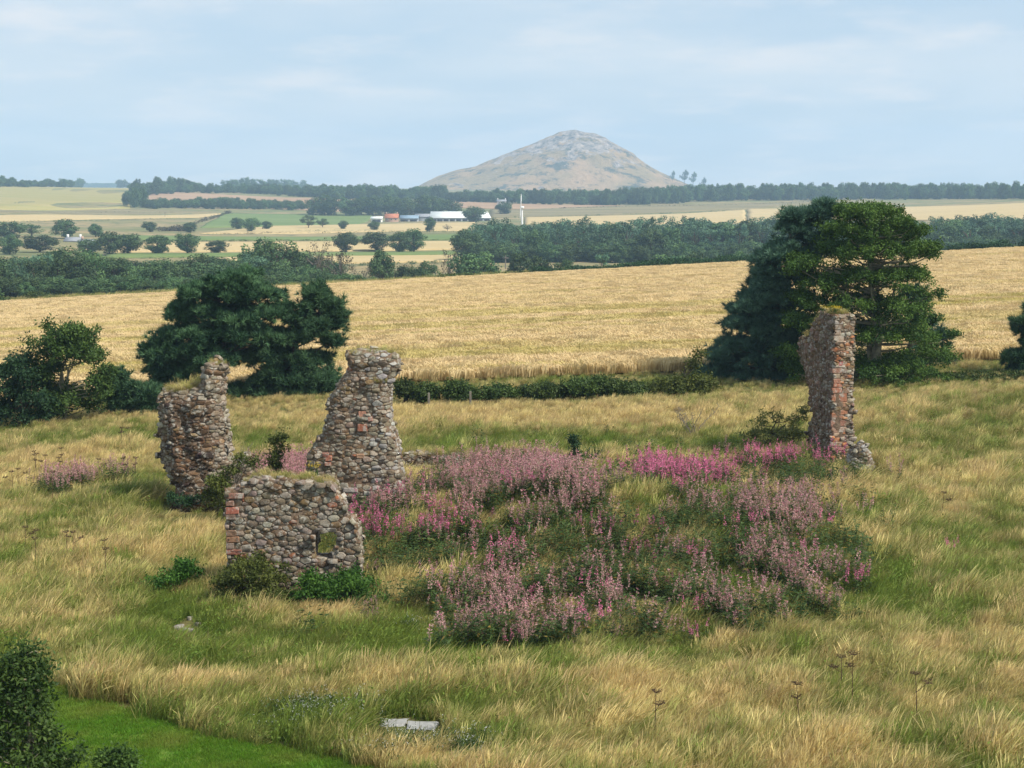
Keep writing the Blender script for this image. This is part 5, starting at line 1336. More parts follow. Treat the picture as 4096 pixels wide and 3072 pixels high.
building('barn', 'short white roofed barn end right of the broad farm tree', 1905, 1962, 872, 848, 886, 1390, 20, M_GREYWALL, M_WHITEROOF, bays=2, hip=3)
building('shed', 'small white shed at the left end of the farm', 1484, 1528, 874, 867, 884, 1370, 8, M_WHITEWALL, M_WHITEROOF, bays=1)
building('farmhouse', 'red roofed stone farmhouse with white framed windows', 1540, 1592, 872, 856, 886, 1380, 9, M_SANDWALL, M_REDTILE, windows=3, chimneys=2)
building('shed', 'low blue grey roofed shed right of the farmhouse', 1600, 1672, 874, 862, 884, 1390, 14, M_GREYWALL, M_BLUEROOF, bays=2)
building('shed', 'grey slate roofed shed between blue shed and barn', 1660, 1722, 868, 856, 882, 1402, 12, M_GREYWALL, M_SLATE)
building('cottage', 'white cottage with grey roof before the wood at the foot of the hill', 1988, 2024, 806, 799, 814, 1760, 9, M_WHITEWALL, M_SLATE, windows=2, chimneys=2)
building('cottage', 'grey roofed white cottage among the trees in the left valley', 258, 318, 965, 950, 984, 800, 9, M_WHITEWALL, M_SLATE, windows=3, chimneys=2)
building('cottage', 'lower grey roofed cottage right of the white one in the left valley', 318, 372, 972, 958, 986, 790, 8, M_SANDWALL, M_SLATE, windows=2, chimneys=1)
# wind turbine
Y = 1250.0
bs, tp = at(2088, 896, Y), at(2088, 830, Y)
root = empty('wind_turbine', bs); tag(root, 'white two bladed wind turbine right of the farm', 'turbine')
child_world(link('tower', mesh_np('tower', *tube([bs - UZ * 2, tp], [0.85, 0.65], 10)), M_WHITEMETAL), root)
child_world(link('nacelle', mesh_np('nacelle', *box_mesh((tp[0] - 1.4, Y - 2.2, tp[2] - .7), (tp[0] + 1.6, Y + 2.2, tp[2] + .9))), M_WHITEMETAL), root)
hub = tp + np.array([-1.0, -2.6, 0])
child_world(link('hub', mesh_np('hub', *tube([hub, hub + np.array([0, .7, 0])], [0.45, 0.6], 8)), M_WHITEMETAL), root)
for s in (1, -1):
    tipp = at(2083 if s > 0 else 2079, 812 if s > 0 else 892, Y)
    e = hub + np.array([(-0.06 if s < 0 else 0.04) * 11, 0, s * 10.5])
    Vb = np.array([hub + (-.25, 0, 0), hub + (.25, 0, 0), (hub + e) / 2 + (.40, 0, 0), (hub + e) / 2 + (-.40, 0, 0), e + (.12, 0, 0), e + (-.12, 0, 0)])
    Vb = np.concatenate([Vb, Vb + np.array([0, 0.18, 0])])
    Fb = np.array([(0, 1, 2, 3), (3, 2, 4, 5), (7, 6, 9, 8), (8, 9, 11, 10), (0, 3, 9, 6), (3, 5, 11, 9), (1, 7, 8, 2), (2, 8, 10, 4), (4, 10, 11, 5)])
    child_world(link('blade', mesh_np('blade', Vb, Fb), M_WHITEMETAL), root)
# poles
for px, by, ty, lab in [(1700, 860, 824, 'telegraph pole standing behind the barn'), (1636, 874, 836, 'pole rising behind the blue roofed shed'), (2022, 1060, 1022, 'telegraph pole in front of the plantation'), (660, 868, 848, 'short pole beside the long pale strip on the left')]:
    dY = 560 if by > 1000 else None
    g = ground_at(px, by) if dY is None else at(px, by, dY); Y = g[1]; b0 = np.array([g[0], Y, float(tz(g[0], Y))]); b1 = at(px, ty, Y)
    root = empty('telegraph_pole', b0); tag(root, lab, 'pole', 'telegraph poles')
    child_world(link('pole', mesh_np('pole', *tube([b0, b1], [0.22, 0.16], 6)), M_WOOD), root)
    child_world(link('crossarm', mesh_np('crossarm', *box_mesh((b1[0] - 1.1, Y - .3, b1[2] - 1.0), (b1[0] + 1.1, Y - .17, b1[2] - .75))), M_WOOD), root)
# fence posts at the hedge
for px, lab in [(1712, 'short grey fence post in the grass nearest the middle ruin'), (1880, 'short grey fence post in the grass between two hedge bushes')]:
    Y = 88.0; X = (px - 2048) / FPX * Y; z0 = float(tz(X, Y))
    bm = bmesh.new(); bmesh.ops.create_cube(bm, size=1.0)
    for v in bm.verts: v.co = Vector((v.co.x * .12, v.co.y * .12, (v.co.z + .5) * 0.8))
    bmesh.ops.bevel(bm, geom=bm.edges[:], offset=0.015, segments=1, affect='EDGES')
    me = bpy.data.meshes.new('fence_post'); bm.to_mesh(me); bm.free()
    tag(link('fence_post', me, M_WOOD, loc=(X, Y, z0)), lab, 'post', 'fence posts')
# ------------------------------------------------------------------ grasses and flowers
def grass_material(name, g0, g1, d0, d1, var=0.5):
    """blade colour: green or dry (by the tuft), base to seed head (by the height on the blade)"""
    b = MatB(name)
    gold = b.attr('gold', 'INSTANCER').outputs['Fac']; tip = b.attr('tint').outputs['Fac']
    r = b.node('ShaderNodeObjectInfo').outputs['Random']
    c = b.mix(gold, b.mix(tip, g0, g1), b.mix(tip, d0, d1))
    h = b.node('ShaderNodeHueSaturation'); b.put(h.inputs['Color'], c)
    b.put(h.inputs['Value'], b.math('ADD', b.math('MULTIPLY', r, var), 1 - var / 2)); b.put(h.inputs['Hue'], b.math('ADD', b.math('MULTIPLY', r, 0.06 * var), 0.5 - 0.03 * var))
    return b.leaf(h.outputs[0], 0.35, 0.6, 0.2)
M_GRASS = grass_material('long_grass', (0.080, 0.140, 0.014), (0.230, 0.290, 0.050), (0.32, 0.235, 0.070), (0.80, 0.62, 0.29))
M_SHORT = grass_material('mown_grass', (0.075, 0.165, 0.012), (0.15, 0.29, 0.022), (0.16, 0.20, 0.03), (0.28, 0.30, 0.06))
M_WHEATEAR = grass_material('wheat_straw', (0.46, 0.39, 0.12), (0.58, 0.48, 0.17), (0.60, 0.46, 0.225), (0.74, 0.575, 0.315), 0.08)
def blades(rng, n, h, spread, lean, curl, width, seed_head=0.0, segs=4):
    """tuft of curved blades; attribute tint runs from base (0) to tip (1)"""
    V, T, F4, F3 = [], [], [], []
    for i in range(n):
        bx, by = rng.normal(size=2) * spread; hh = h * rng.uniform(0.55, 1.1); az = rng.uniform(0, 6.28); li = lean + rng.normal() * 0.24
        out = np.array([math.cos(az), math.sin(az), 0]) * rng.uniform(0.05, 0.35)
        k0 = len(V); w = width * rng.uniform(0.7, 1.3); face = rng.uniform(0, 3.14); sd = np.array([math.cos(face), math.sin(face), 0])
        head = rng.random() < seed_head
        for s in range(segs + 1):
            t = s / segs
            p = np.array([bx, by, 0]) + out * hh * t + np.array([li * hh * (0.5 * t + curl * t * t), 0.1 * li * hh * t, hh * (t - 0.22 * (abs(li) + 0.2) * t * t)])
            ww = w * (1 - t) ** 0.7
            if head: ww = w * (0.55 if t < 0.6 else (1.9 if t < 0.9 else 0.3))
            if s == segs and not head: V.append(p); T.append(min(1, t))
            else: V += [p - sd * ww / 2, p + sd * ww / 2]; T += [t ** 1.2] * 2
        nfull = segs - (0 if head else 1)
        for s in range(nfull): a = k0 + 2 * s; F4.append((a, a + 1, a + 3, a + 2))
        if not head: a = k0 + 2 * (segs - 1); F3.append((a, a + 1, a + 2))
    return mesh_np('grass_tuft', np.array(V), [np.array(F4), np.array(F3)] if F3 else [np.array(F4)], T)
rng = np.random.default_rng(500)
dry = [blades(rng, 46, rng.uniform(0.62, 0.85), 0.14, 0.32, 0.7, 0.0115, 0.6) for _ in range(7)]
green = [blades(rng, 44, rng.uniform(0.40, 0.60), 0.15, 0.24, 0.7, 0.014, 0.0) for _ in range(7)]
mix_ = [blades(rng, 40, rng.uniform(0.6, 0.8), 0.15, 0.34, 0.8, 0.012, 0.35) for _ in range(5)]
weed = []
for q in range(3):   # broad leaved weeds in the sward
    v, f = leaf_spray(rng, 34, 0.05, 0.11, 0.30); v[:, 2] = np.abs(v[:, 2]) + 0.12
    weed.append(mesh_np('weed_tuft', v, f, np.clip(v[:, 2] / 1.2, 0, 0.6)))
K_GRASS = proto_collection('grass_kinds', dry + green + mix_ + weed, M_GRASS)   # order is by name
NDRY, NGRN, NMIX, NWEED = len(dry), len(green), len(mix_), len(weed)

# where the meadow is straw coloured (+) or green (-): patches measured in the photograph, kept as places on the ground
PATCH = [(1300, 2600, 750, 80, -.75), (700, 2640, 350, 60, -.4), (2300, 1790, 800, 40, -.7), (2100, 1700, 500, 30, .2), (350, 1880, 420, 110, .7), (200, 1760, 420, 25, -.55), (700, 1745, 200, 30, -.8), (520, 1945, 210, 75, -1.1), (900, 1690, 900, 40, .35), (1000, 1640, 1000, 40, .65), (2300, 1660, 1000, 55, 1.2),
         (3300, 2850, 900, 200, .12), (3900, 2250, 500, 150, -.5), (3400, 2380, 600, 110, -.55), (3700, 1780, 300, 130, -.15), (3900, 1640, 300, 60, -.35), (3700, 1580, 300, 22, .55), (3600, 1960, 450, 90, .4), (3250, 1990, 250, 50, .6), (1250, 2900, 500, 110, -.9), (700, 2420, 300, 120, -.25), (400, 2200, 380, 120, .3), (250, 2090, 200, 70, -.35),
         (600, 2740, 400, 40, .3), (1600, 2790, 700, 45, .55), (2150, 2620, 500, 70, -.5), (2500, 2900, 250, 130, .25), (3000, 2620, 300, 50, -.2), (1050, 2500, 300, 40, -.1), (1300, 2480, 300, 30, .4), (330, 2520, 300, 90, .25), (850, 2150, 180, 120, .1), (600, 2480, 200, 60, -.4), (2400, 2690, 250, 40, .2), (3500, 2550, 350, 50, .3), (1800, 2560, 300, 40, .15), (900, 2700, 500, 30, -.35), (1900, 3040, 500, 60, .1), (3850, 2500, 250, 60, -.5)]
def goldness(P):
    px, py = proj(P); g = np.full(len(px), 0.50)
    for (cx, cy__, rx, ry, a) in PATCH: g += 0.72 * a * np.exp(-(((px - cx) / rx) ** 2 + ((py - cy__) / ry) ** 2))
    X, Y = P[:, 0], P[:, 1]
    g += 0.38 * fbm(X / 3.2, Y / 4.5, 41, 3) + 0.42 * vnoise(X / 0.9, Y / 1.1, 44) + 0.30 * vnoise(X / 0.4, Y / 0.5, 48)
    return g
def meadow_points(n, rng, y0=24, y1=101, power=1.0):
    Y = (y0 ** (1 - power) + rng.random(n) * (y1 ** (1 - power) - y0 ** (1 - power))) ** (1 / (1 - power)) if power != 1 else y0 * (y1 / y0) ** rng.random(n)
    X = rng.uniform(-0.40, 0.40, n) * np.maximum(Y, 30)
    P = np.column_stack([X, Y, tz(X, Y)])
    px, py = proj(P + np.array([0, 0, 0.35]))
    ok = (px > -160) & (px < 4260) & (py < 3330)
    ok &= ~in_poly(X + 0.35 * vnoise(X / 0.7, Y / 0.7, 3) + 0.2 * vnoise(X / 0.25, Y / 0.25, 4), Y + 0.35 * vnoise(X / 0.8, Y / 0.6, 6), PATH_W)
    for (a, b_, c, d) in FOOTPRINTS: ok &= ~((X > a) & (X < c) & (Y > b_) & (Y < d))
    return P[ok]
SLAB = [tuple(o.location) for o in bpy.data.objects if o.name.startswith('concrete_slab')]
STN = [tuple(o.location) for o in bpy.data.objects if o.name.startswith('loose_stone')]
def clear_slab(P):
    k = np.ones(len(P), bool)
    for s in SLAB: k &= ~((np.abs(P[:, 0] - s[0]) < 0.55) & (P[:, 1] > s[1] - 1.5) & (P[:, 1] < s[1] + 0.45))
    for s in STN: k &= ~((np.abs(P[:, 0] - s[0]) < 0.3) & (P[:, 1] > s[1] - 0.9) & (P[:, 1] < s[1] + 0.2))
    return k
P = meadow_points(125000, rng); P = P[clear_slab(P)]; n = len(P)
g = goldness(P); u = rng.random(n); isdry = g + (u - 0.5) * 0.95 > 0.50
idx = np.where(isdry, rng.integers(0, NDRY, n), NDRY + rng.integers(0, NGRN, n))
mid = rng.random(n) < 0.28; idx = np.where(mid, NDRY + NGRN + rng.integers(0, NMIX, n), idx)
wd = (~isdry) & (rng.random(n) < 0.16); idx = np.where(wd, NDRY + NGRN + NMIX + rng.integers(0, NWEED, n), idx)
tint = np.clip(0.15 + (g - 0.2) * 1.15 + rng.normal(size=n) * 0.26, 0.0, 1.0); tint = np.where(wd, np.clip(tint * 0.3, 0, 1), tint)
scl = rng.uniform(0.65, 1.25, n) * (0.88 + 0.28 * vnoise(P[:, 0] / 2.0, P[:, 1] / 2.0, 61) + 0.2 * vnoise(P[:, 0] / 0.7, P[:, 1] / 0.7, 62))
path_d = np.ones(n)
rot = np.column_stack([rng.normal(size=n) * 0.16, rng.normal(size=n) * 0.16, rng.normal(size=n) * 0.7])
scl *= np.interp(P[:, 1], [24, 60, 80, 86, 88, 97, 101], [0.9, 0.9, 0.78, 0.66, 0.45, 0.5, 0.5])
for (a, b_, c, d) in FOOTPRINTS:
    scl *= np.where((P[:, 0] > a - 0.3) & (P[:, 0] < c + 0.3) & (P[:, 1] > b_ - 2.0) & (P[:, 1] <= b_), 0.45, 1.0)
# turf on top of the ruins joins the same grass
T = np.array(TOPS); m = len(T)
P2 = np.concatenate([P, T[:, :3]]); idx2 = np.concatenate([idx, np.where(rng.random(m) < 0.4, rng.integers(0, NDRY, m), NDRY + rng.integers(0, NGRN, m))])
rot2 = np.concatenate([rot, np.column_stack([rng.normal(size=(m, 2)) * 0.25, rng.uniform(0, 6.28, m)])])
scl2 = np.concatenate([scl, T[:, 3] * rng.uniform(0.7, 1.3, m)]); tint2 = np.concatenate([tint, np.clip(rng.normal(size=m) * 0.25 + 0.55, 0, 1)])
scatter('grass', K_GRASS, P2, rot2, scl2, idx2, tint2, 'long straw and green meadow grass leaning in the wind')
# edge of grass on the crest beyond the wheat
n = 9000; X = rng.uniform(-0.36, 0.20, n); Y = 263.5 + np.abs(rng.normal(size=n)) * 2.5; X = X * Y
P = np.column_stack([X, Y, tz(X, Y)]); sc_ = rng.uniform(1.0, 1.9, n)
scatter('grass', K_GRASS, P, np.column_stack([rng.normal(size=(n, 2)) * 0.1, rng.normal(size=n) * .5]), sc_, rng.integers(0, NDRY + NGRN, n), np.clip(rng.normal(size=n) * 0.3 + 0.45, 0, 1), 'rough grass along the far edge of the wheat')

# wheat
def wheat_patch(rng, n, w):
    V, T, F4 = [], [], []
    for i in range(n):
        x, y = rng.uniform(-w / 2, w / 2, 2); h = rng.uniform(0.55, 0.75); l = rng.normal(size=2) * 0.06 + np.array([0.06, 0]); a = rng.uniform(0, 3.14); s = np.array([math.cos(a), math.sin(a), 0])
        k = len(V); p0 = np.array([x, y, 0.15]); p1 = np.array([x + l[0], y + l[1], h]); p2 = p1 + np.array([l[0] * 1.3 + 0.03, l[1], 0.09])
        V += [p0 - s * .012, p0 + s * .012, p1 + s * .03, p1 - s * .03, p2 + s * .02, p2 - s * .02]; T += [0, 0, .8, .8, 1, 1]
        F4 += [(k, k + 1, k + 2, k + 3), (k + 3, k + 2, k + 4, k + 5)]
    return mesh_np('wheat_patch', np.array(V), [np.array(F4)], T)
K_WHEAT = proto_collection('wheat_kinds', [wheat_patch(rng, 190, 1.6) for _ in range(5)], M_WHEATEAR)
rows_ = []
yy = WH0
pts = []
while yy < WH1:
    xs = np.arange(-0.37 * yy, 0.37 * yy, 1.1); pts.append(np.column_stack([xs + rng.uniform(-.3, .3, len(xs)), np.full(len(xs), yy) + rng.uniform(-.2, .2, len(xs))])); yy += 1.05
pts = np.concatenate(pts); X, Y = pts[:, 0], pts[:, 1]
# tramlines run across the slope; the crop is greener along some of them
line = Y + 0.05 * X
tram = ((line % 24.0) < 0.75) | (((line + 2.2) % 24.0) < 0.75)
pts = pts[~tram]; X, Y = pts[:, 0], pts[:, 1]; line = Y + 0.05 * X; n = len(pts)
gband = np.clip(fbm(X / 55.0, line / 3.2, 71, 3) * 1.6 - 0.12 + 0.35 * np.exp(-((line - 150) / 30) ** 2), 0, 1) * np.clip((210 - Y) / 60, 0.1, 1)
rut = (((line + 0.8) % 24.0) < 3.4)
tw = np.clip(1.0 - 0.55 * rut * (0.5 + 0.5 * vnoise(X / 9, Y / 9, 77)) - gband * 0.95 + rng.normal(size=n) * 0.10 + 0.10 * fbm(X / 6, Y / 6, 75, 3), 0, 1)
P = np.column_stack([X, Y, tz(X, Y) + 0.02])
scatter('wheat', K_WHEAT, P, np.column_stack([rng.normal(size=(n, 2)) * 0.04, rng.uniform(0, 6.28, n)]), np.column_stack([np.ones(n), np.ones(n), rng.uniform(0.92, 1.08, n)]), rng.integers(0, 5, n), tw, 'ripe standing wheat covering the whole field behind the hedge')

# mown grass
lawn = [blades(rng, 60, 0.075, 0.10, 0.1, 0.5, 0.009, 0.0, 2) for _ in range(5)]
K_LAWN = proto_collection('lawn_kinds', lawn, M_SHORT)
n = 26000; X = rng.uniform(-14, 0, n); Y = rng.uniform(24, 41, n); ok = in_poly(X, Y, PATH_W); X, Y = X[ok], Y[ok]; n = len(X)
P = np.column_stack([X, Y, tz(X, Y) + 0.015])
edge = np.clip(fbm(X / 1.5, Y / 1.0, 91, 4) * 1.4 + 0.25, 0, 1)
scatter('grass', K_LAWN, P, np.column_stack([rng.normal(size=(n, 2)) * 0.15, rng.uniform(0, 6.28, n)]), rng.uniform(0.6, 1.3, n), rng.integers(0, 5, n), np.clip(edge * 0.8, 0, 1), 'short mown grass of the path in the near left corner')

# ------------------------------------------------------------------ willowherb
def petal_mat(name, c0, c1, tr=0.35):
    b = MatB(name); t = b.attr('tint').outputs['Fac']; r = b.node('ShaderNodeObjectInfo').outputs['Random']
    c = b.mix(t, c0, c1); h = b.node('ShaderNodeHueSaturation'); b.put(h.inputs['Color'], c); b.put(h.inputs['Value'], b.math('ADD', b.math('MULTIPLY', r, 0.5), 0.75))
    return b.leaf(h.outputs[0], tr, 0.6, 0.2)
M_WLEAF = petal_mat('willowherb_leaves', (0.026, 0.058, 0.014), (0.095, 0.145, 0.038))
M_PETAL = petal_mat('magenta_petals', (0.56, 0.12, 0.24), (0.74, 0.27, 0.42))
M_FADED = petal_mat('faded_pink_seedpods', (0.42, 0.22, 0.20), (0.66, 0.42, 0.40))
M_OLDLEAF = petal_mat('yellowing_leaves', (0.10, 0.075, 0.015), (0.22, 0.15, 0.03))
def willow(rng, stems, bloom, faded, h0=1.15, old=0.08):
    V, F, MI, T = [], [], [], []
    def quad(p, d, s, l, w, mi, t):
        k = len(V); V.extend([p, p + d * l * .45 + s * w / 2, p + d * l, p + d * l * .45 - s * w / 2]); F.append((k, k + 1, k + 2, k + 3)); MI.append(mi); T.extend([t] * 4)
    for q in range(stems):
        b0 = np.array([*(rng.normal(size=2) * 0.20), 0]); H = h0 * rng.uniform(0.75, 1.15); tl = np.array([rng.normal() * .1 + .06, rng.normal() * .08, 0])
        ax = lambda t: b0 + tl * H * t * t + np.array([0, 0, H * t])
        s = np.array([1.0, 0, 0]); k = len(V); V.extend([ax(0) - s * .006, ax(0) + s * .006, ax(.97) + s * .004, ax(.97) - s * .004]); F.append((k, k + 1, k + 2, k + 3)); MI.append(0); T.extend([.6] * 4)
        top_b = 0.62 if (bloom or faded) else 0.95
        for i in range(30):
            t = rng.uniform(0.10, top_b + 0.08); a = rng.uniform(0, 6.28); el = rng.uniform(-.35, .5); d = np.array([math.cos(a) * math.cos(el), math.sin(a) * math.cos(el), math.sin(el)])
            sd = np.cross(d, [0, 0, 1.0]); sd /= np.linalg.norm(sd); sd = sd * math.cos(.5) + np.array([0, 0, math.sin(.5) * rng.normal()])
            quad(ax(t), d, sd, rng.uniform(.11, .19), rng.uniform(.026, .042), 3 if rng.random() < old else 0, rng.random())
        if bloom:
            for i in range(34):
                t = rng.uniform(0.66, 1.0); r = 0.055 * (1 - (t - .66) / .42) + .008; a = rng.uniform(0, 6.28); d = np.array([math.cos(a), math.sin(a), rng.uniform(-.2, .7)]); d /= np.linalg.norm(d)
                sd = np.cross(d, rng.normal(size=3)); sd /= np.linalg.norm(sd)
                quad(ax(t) + d * r * .3, d, sd, r * rng.uniform(.8, 1.3), .036, 1, rng.random())
        if faded:
            for i in range(30):
                t = rng.uniform(0.60, 1.0); a = rng.uniform(0, 6.28); d = np.array([math.cos(a), math.sin(a), rng.uniform(.1, 1.0)]); d /= np.linalg.norm(d)
                sd = np.cross(d, rng.normal(size=3)); sd /= np.linalg.norm(sd)
                quad(ax(t), d, sd, rng.uniform(.06, .11) * (1.25 - t * .6), .020, 2, rng.random())
            for i in range(int(4 * faded)):
                t = rng.uniform(0.86, 1.0); a = rng.uniform(0, 6.28); d = np.array([math.cos(a), math.sin(a), .3]); sd = np.cross(d, rng.normal(size=3)); sd /= np.linalg.norm(sd)
                quad(ax(t), d, sd, .035, .03, 1, rng.random())
    return mesh_np('willowherb_clump', np.array(V), [np.array(F)], T, MI)
WM = [M_WLEAF, M_PETAL, M_FADED, M_OLDLEAF]
K_WIL = proto_collection('willowherb_kinds', [willow(rng, 6, True, 0) for _ in range(4)] + [willow(rng, 6, False, 0.9) for _ in range(4)] + [willow(rng, 6, False, 0, 0.95, 0.14) for _ in range(4)], WM)
# clumps by place: (px, py of the flower heads, rx, ry, weight) -> bright, faded, leafy
BRIGHT = [(1500, 2060, 110, 45, .8), (1640, 2090, 150, 65, 1.0), (1780, 2040, 110, 45, .7), (2740, 1870, 150, 45, 1.1), (2620, 1850, 60, 45, .6), (3050, 1800, 110, 28, 1.0), (3200, 1800, 150, 25, .8), (3230, 2230, 70, 60, .7), (2990, 2200, 90, 60, .25), (2150, 2470, 80, 40, .5), (2470, 2400, 30, 50, .6), (2720, 2440, 60, 50, .6), (1890, 2250, 60, 60, .35), (2050, 2170, 80, 40, .3), (2350, 1930, 250, 25, .3), (3400, 2280, 60, 40, .15)]
FADED = [(1900, 1890, 150, 65, 1.2), (2080, 1850, 150, 50, 1.3), (2250, 1920, 170, 60, 1.2), (2450, 1960, 180, 40, .8), (2650, 1940, 200, 35, .8), (2950, 1960, 180, 40, .7), (3180, 2020, 140, 70, .8), (1960, 2220, 110, 90, 1.0), (2010, 2330, 120, 80, .7), (2080, 2450, 160, 60, .8), (2280, 2440, 110, 60, .5), (2470, 2400, 60, 60, .6), (2760, 2390, 100, 60, .7), (3050, 2200, 130, 80, .9), (3200, 2290, 150, 80, .9), (2330, 2300, 80, 60, .25), (1700, 2010, 130, 60, .3), (2130, 2020, 200, 60, .5), (2700, 2480, 80, 40, .5), (2960, 2330, 120, 60, .4), (1820, 2400, 90, 90, .35)]
LEAFY = [(1700, 2180, 170, 90, .9), (1990, 2010, 110, 70, .8), (2180, 2120, 170, 60, .8), (2600, 2040, 260, 70, 1.1), (2850, 2090, 160, 70, .7), (2450, 2160, 220, 70, .7), (2250, 2260, 170, 70, .5), (2500, 2300, 180, 60, .5), (2750, 2250, 150, 60, .7), (3290, 2330, 110, 50, .7), (2400, 2520, 170, 50, .9), (2140, 2540, 190, 45, .9), (1900, 2480, 110, 70, .7), (3200, 1860, 190, 30, 1.1), (3050, 2380, 120, 50, .4), (1780, 2330, 90, 90, .5), (2620, 2420, 110, 60, .5), (2850, 2480, 110, 40, .6), (3400, 2180, 90, 80, .35)]
def field_w(px, py, lst):
    w = np.zeros(len(px))
    for (cx, cy__, rx, ry, a) in lst: w += a * np.exp(-(((px - cx) / rx) ** 2 + ((py - cy__) / ry) ** 2) ** 1.5)
    return w
n = 26000; X = rng.uniform(-9, 18, n); Y = rng.uniform(40, 76, n); P = np.column_stack([X, Y, tz(X, Y)]); px, py = proj(P + np.array([0, 0, 0.95]))
cl = 0.75 + 0.5 * fbm(X / 1.2, Y / 1.6, 121, 3) * 1.6
wB, wF, wL = field_w(px, py, BRIGHT) * cl * 0.5, field_w(px, py, FADED) * cl * 0.85, field_w(px, py, LEAFY) * cl
mass = field_w(px, py, [(2450, 2200, 880, 310, 1)]) * (0.6 + 0.5 * vnoise(X / 0.8, Y / 0.8, 131))
wL = wL + 0.28 * (wB + wF) + 0.34 * mass; wF = wF + 0.12 * mass * (vnoise(X / 1.6, Y / 1.8, 133) > -0.25); wB = wB + 0.03 * mass
tot = wB + wF + wL; keep = (rng.random(n) < np.clip(tot * 0.55, 0, 0.55)) & (vnoise(X / 1.3, Y / 1.5, 141) + 0.6 * vnoise(X / 0.5, Y / 0.6, 142) > -0.42)
for (a, b_, c, d) in FOOTPRINTS: keep &= ~((X > a) & (X < c) & (Y > b_) & (Y < d))
X, Y, P, wB, wF, wL, tot = (q[keep] for q in (X, Y, P, wB, wF, wL, tot)); n = len(X); u = rng.random(n) * tot
idx = np.where(u < wB, rng.integers(0, 4, n), np.where(u < wB + wF, 4 + rng.integers(0, 4, n), 8 + rng.integers(0, 4, n)))
near = np.clip((75 - Y) / 25, 0.4, 1)
rot = np.column_stack([rng.normal(size=n) * 0.15, rng.normal(size=n) * 0.15, rng.uniform(0, 6.28, n)])
P[:, 2] -= 0.03
scatter('willowherb', K_WIL, P, rot, rng.uniform(0.62, 1.25, n) * np.where(idx >= 8, 0.95, 1.0), idx, np.zeros(n), 'big patch of pink flowering willowherb between the ruins')
# fading willowherb behind the left ruins and dotted in the left meadow
pts = []
for (cx, cy__, rx, ry, k) in [(1180, 1745, 80, 35, 130), (1020, 1755, 60, 30, 60), (1130, 1800, 110, 30, 90), (320, 1900, 60, 14, 16), (240, 1930, 80, 16, 14), (480, 1890, 40, 10, 5), (1560, 1960, 60, 60, 30), (1520, 2010, 60, 30, 30)]:
    for _ in range(k):
        d = ray(cx + rng.normal() * rx * .6, cy__ + rng.normal() * ry * .6); Yv = rng.uniform(60.5, 67) if cx > 900 and cx < 1300 else None
        if Yv is None:
            g_ = ground_at(cx + rng.normal() * rx * .6, cy__ + 60 + rng.normal() * ry * .6); pts.append((g_[0], g_[1]))
        else: pts.append((CAM[0] + d[0] / d[1] * Yv, Yv))
pts = np.array(pts); n = len(pts); P = np.column_stack([pts, tz(pts[:, 0], pts[:, 1])])
scatter('willowherb', K_WIL, P, np.column_stack([rng.normal(size=(n, 2)) * .08, rng.uniform(0, 6.28, n)]), rng.uniform(0.8, 1.2, n), 4 + rng.integers(0, 4, n), np.zeros(n), 'fading willowherb growing behind the left ruins')

# dead hogweed stalks with flat brown heads
M_DEAD = plain('dead_brown_stalk', (0.085, 0.055, 0.035), 0.95, 0.1, 0.2, 5.0)
def hogweed(rng, H):
    parts = [tube([(0, 0, 0), (0.02, 0, H * .5), (0.05, 0, H)], [0.012, 0.010, 0.006], 4)]
    for k in range(2):
        z = H * (1 if k == 0 else rng.uniform(.72, .9)); base = np.array([0.04, 0, z * .8]); c = np.array([0.05, 0, z]) if k == 0 else np.array([rng.normal() * .15, rng.normal() * .12, z])
        if k: parts.append(tube([base, c], [0.008, 0.005], 4))
        for i in range(11):
            a = i / 11 * 6.28; e = c + np.array([math.cos(a) * .09, math.sin(a) * .09, 0.04 + .02 * rng.normal()]); parts.append(tube([c, e], [0.006, 0.005], 3))
            for j in range(3):
                f = e + rng.normal(size=3) * np.array([.025, .025, .01]); parts.append(tube([e, f, f + (0, 0, .015)], [.004, .009, .003], 3))
    return mesh_np('hogweed', *join_parts(parts))
HW = [hogweed(rng, h) for h in (1.25, 1.05, 1.45)]
for m_ in HW: m_.materials.append(M_DEAD)
hogs = [(52, 1885, 'first'), (68, 1878, 'second'), (130, 1815, ''), (145, 1805, ''), (180, 1820, ''), (255, 1792, ''), (400, 1840, ''), (475, 1835, ''), (500, 1832, ''), (540, 1830, ''), (95, 2110, ''), (135, 2125, ''), (265, 2125, ''), (290, 2130, ''), (420, 2165, ''), (480, 1715, ''), (520, 1712, ''), (205, 1888, ''), (230, 1830, ''), (3372, 2622, ''), (3415, 2612, ''), (3675, 2690, ''), (3770, 1965, ''), (3210, 2720, ''), (2620, 2770, '')]
for i, (px, py, _) in enumerate(hogs):
    h = HW[i % 3]; H = (1.25, 1.05, 1.45)[i % 3]
    # ground point such that the head shows at (px, py)
    for Yg in np.arange(100, 26, -0.25):
        p = at(px, py, Yg)
        if p[2] - float(tz(p[0], Yg)) >= H: break
    o = link('hogweed_stalk', h, M_DEAD, loc=(p[0], Yg, float(tz(p[0], Yg)))); o.rotation_euler = (rng.normal() * .06, rng.normal() * .06, rng.uniform(0, 6.28))
    side = 'left meadow' if px < 1000 else 'near right meadow'
    tag(o, 'dead brown hogweed stalk with flat head standing in the ' + side, 'plant', 'dead hogweed stalks in the ' + side)

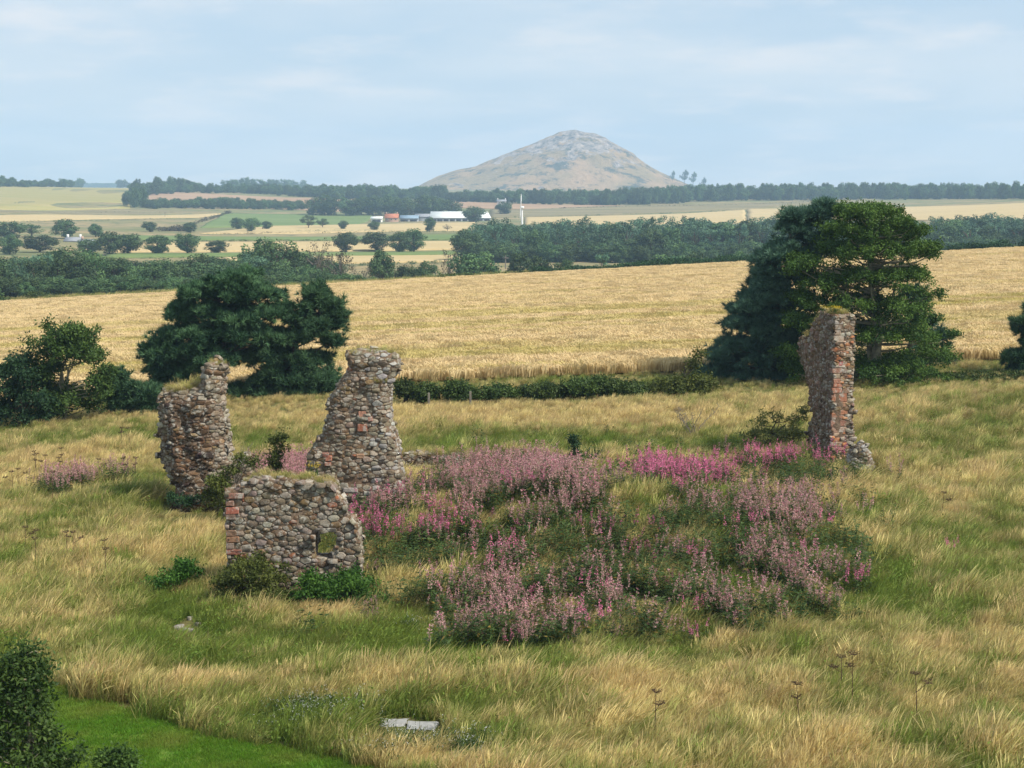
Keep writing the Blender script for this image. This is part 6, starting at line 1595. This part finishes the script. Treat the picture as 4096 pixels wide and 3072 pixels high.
# ragwort
M_YELLOW = petal_mat('ragwort_yellow', (0.62, 0.42, 0.01), (0.80, 0.60, 0.02))
def ragwort(rng, H, n):
    parts, mi = [], []
    for k in range(n):
        b0 = rng.normal(size=3) * np.array([.06, .06, 0]); e = b0 + np.array([rng.normal() * .14, rng.normal() * .12, H * rng.uniform(.75, 1)])
        V, F = tube([b0, e], [.006, .004], 4); parts.append((V, F)); mi.append(np.zeros(len(F[0]), int))
        V, F = leaf_spray(rng, 7, .03, .09, .05); parts.append((V + (b0 + e) / 2, F)); mi.append(np.zeros(len(F[0]), int))
        V, F = leaf_spray(rng, 12, .034, .034, .085); V[:, 2] *= .35; parts.append((V + e, F)); mi.append(np.ones(len(F[0]), int))
    V, F = join_parts(parts); return mesh_np('ragwort', V, F, rng.random(len(V)), np.concatenate(mi))
for k, (loc, H, n, lab) in enumerate([(tuple(OP + aP * .55 + dP * .38 + UZ * (hz_(215) - .02)), .35, 16, 'yellow ragwort in flower on top of the stone pillar'), (tuple(OP + aP * .8 + dP * .02 + UZ * (hz_(213) - .02)), .32, 5, 'smaller yellow ragwort at the left corner of the pillar top'),
        (tuple(at(1252, 1925, 50.0)), .62, 12, 'yellow ragwort behind the turf top of the front wall')]):
    o = link('ragwort', ragwort(rng, H, n), [M_WLEAF, M_YELLOW], loc=loc); tag(o, lab, 'plant')
# white flowers in the near grass
M_WHITEFL = petal_mat('white_petals', (0.62, 0.62, 0.58), (0.80, 0.80, 0.76))
def wildflower(rng):
    parts, mi = [], []
    for k in range(10):
        b0 = np.array([*(rng.normal(size=2) * .2), 0]); e = b0 + np.array([rng.normal() * .05, rng.normal() * .05, rng.uniform(.35, .6)])
        V, F = tube([b0, e], [.005, .003], 3); parts.append((V, F)); mi.append(np.zeros(len(F[0]), int))
        V, F = leaf_spray(rng, 9, .03, .12, .12); parts.append((V + (b0 + e) * .5, F)); mi.append(np.zeros(len(F[0]), int))
        V, F = leaf_spray(rng, 3, .013, .015, .014); parts.append((V + e, F)); mi.append(np.ones(len(F[0]), int))
    V, F = join_parts(parts); me = mesh_np('wildflower_clump', V, F, rng.random(len(V)), np.concatenate(mi)); return me
K_FL = proto_collection('wildflower_kinds', [wildflower(rng) for _ in range(4)], [M_WLEAF2 if 'M_WLEAF2' in globals() else M_WLEAF, M_WHITEFL])
pts = []
for (cx, cy__, rx, ry, k) in [(1300, 2880, 200, 55, 38), (1200, 2840, 60, 25, 8), (1600, 3000, 160, 35, 22), (1850, 3010, 120, 40, 10), (1650, 2515, 50, 15, 5)]:
    for _ in range(k):
        g_ = ground_at(cx + rng.normal() * rx * .6, cy__ + rng.normal() * ry * .6 + 30); pts.append((g_[0], g_[1]))
pts = np.array(pts); P = np.column_stack([pts, tz(pts[:, 0], pts[:, 1])]); P = P[clear_slab(P)]; n = len(P)
scatter('wildflowers', K_FL, P, np.column_stack([rng.normal(size=(n, 2)) * .1, rng.uniform(0, 6.28, n)]), rng.uniform(.7, 1.2, n), rng.integers(0, 4, n), np.zeros(n), 'white wildflowers by the concrete slab near the mown path')
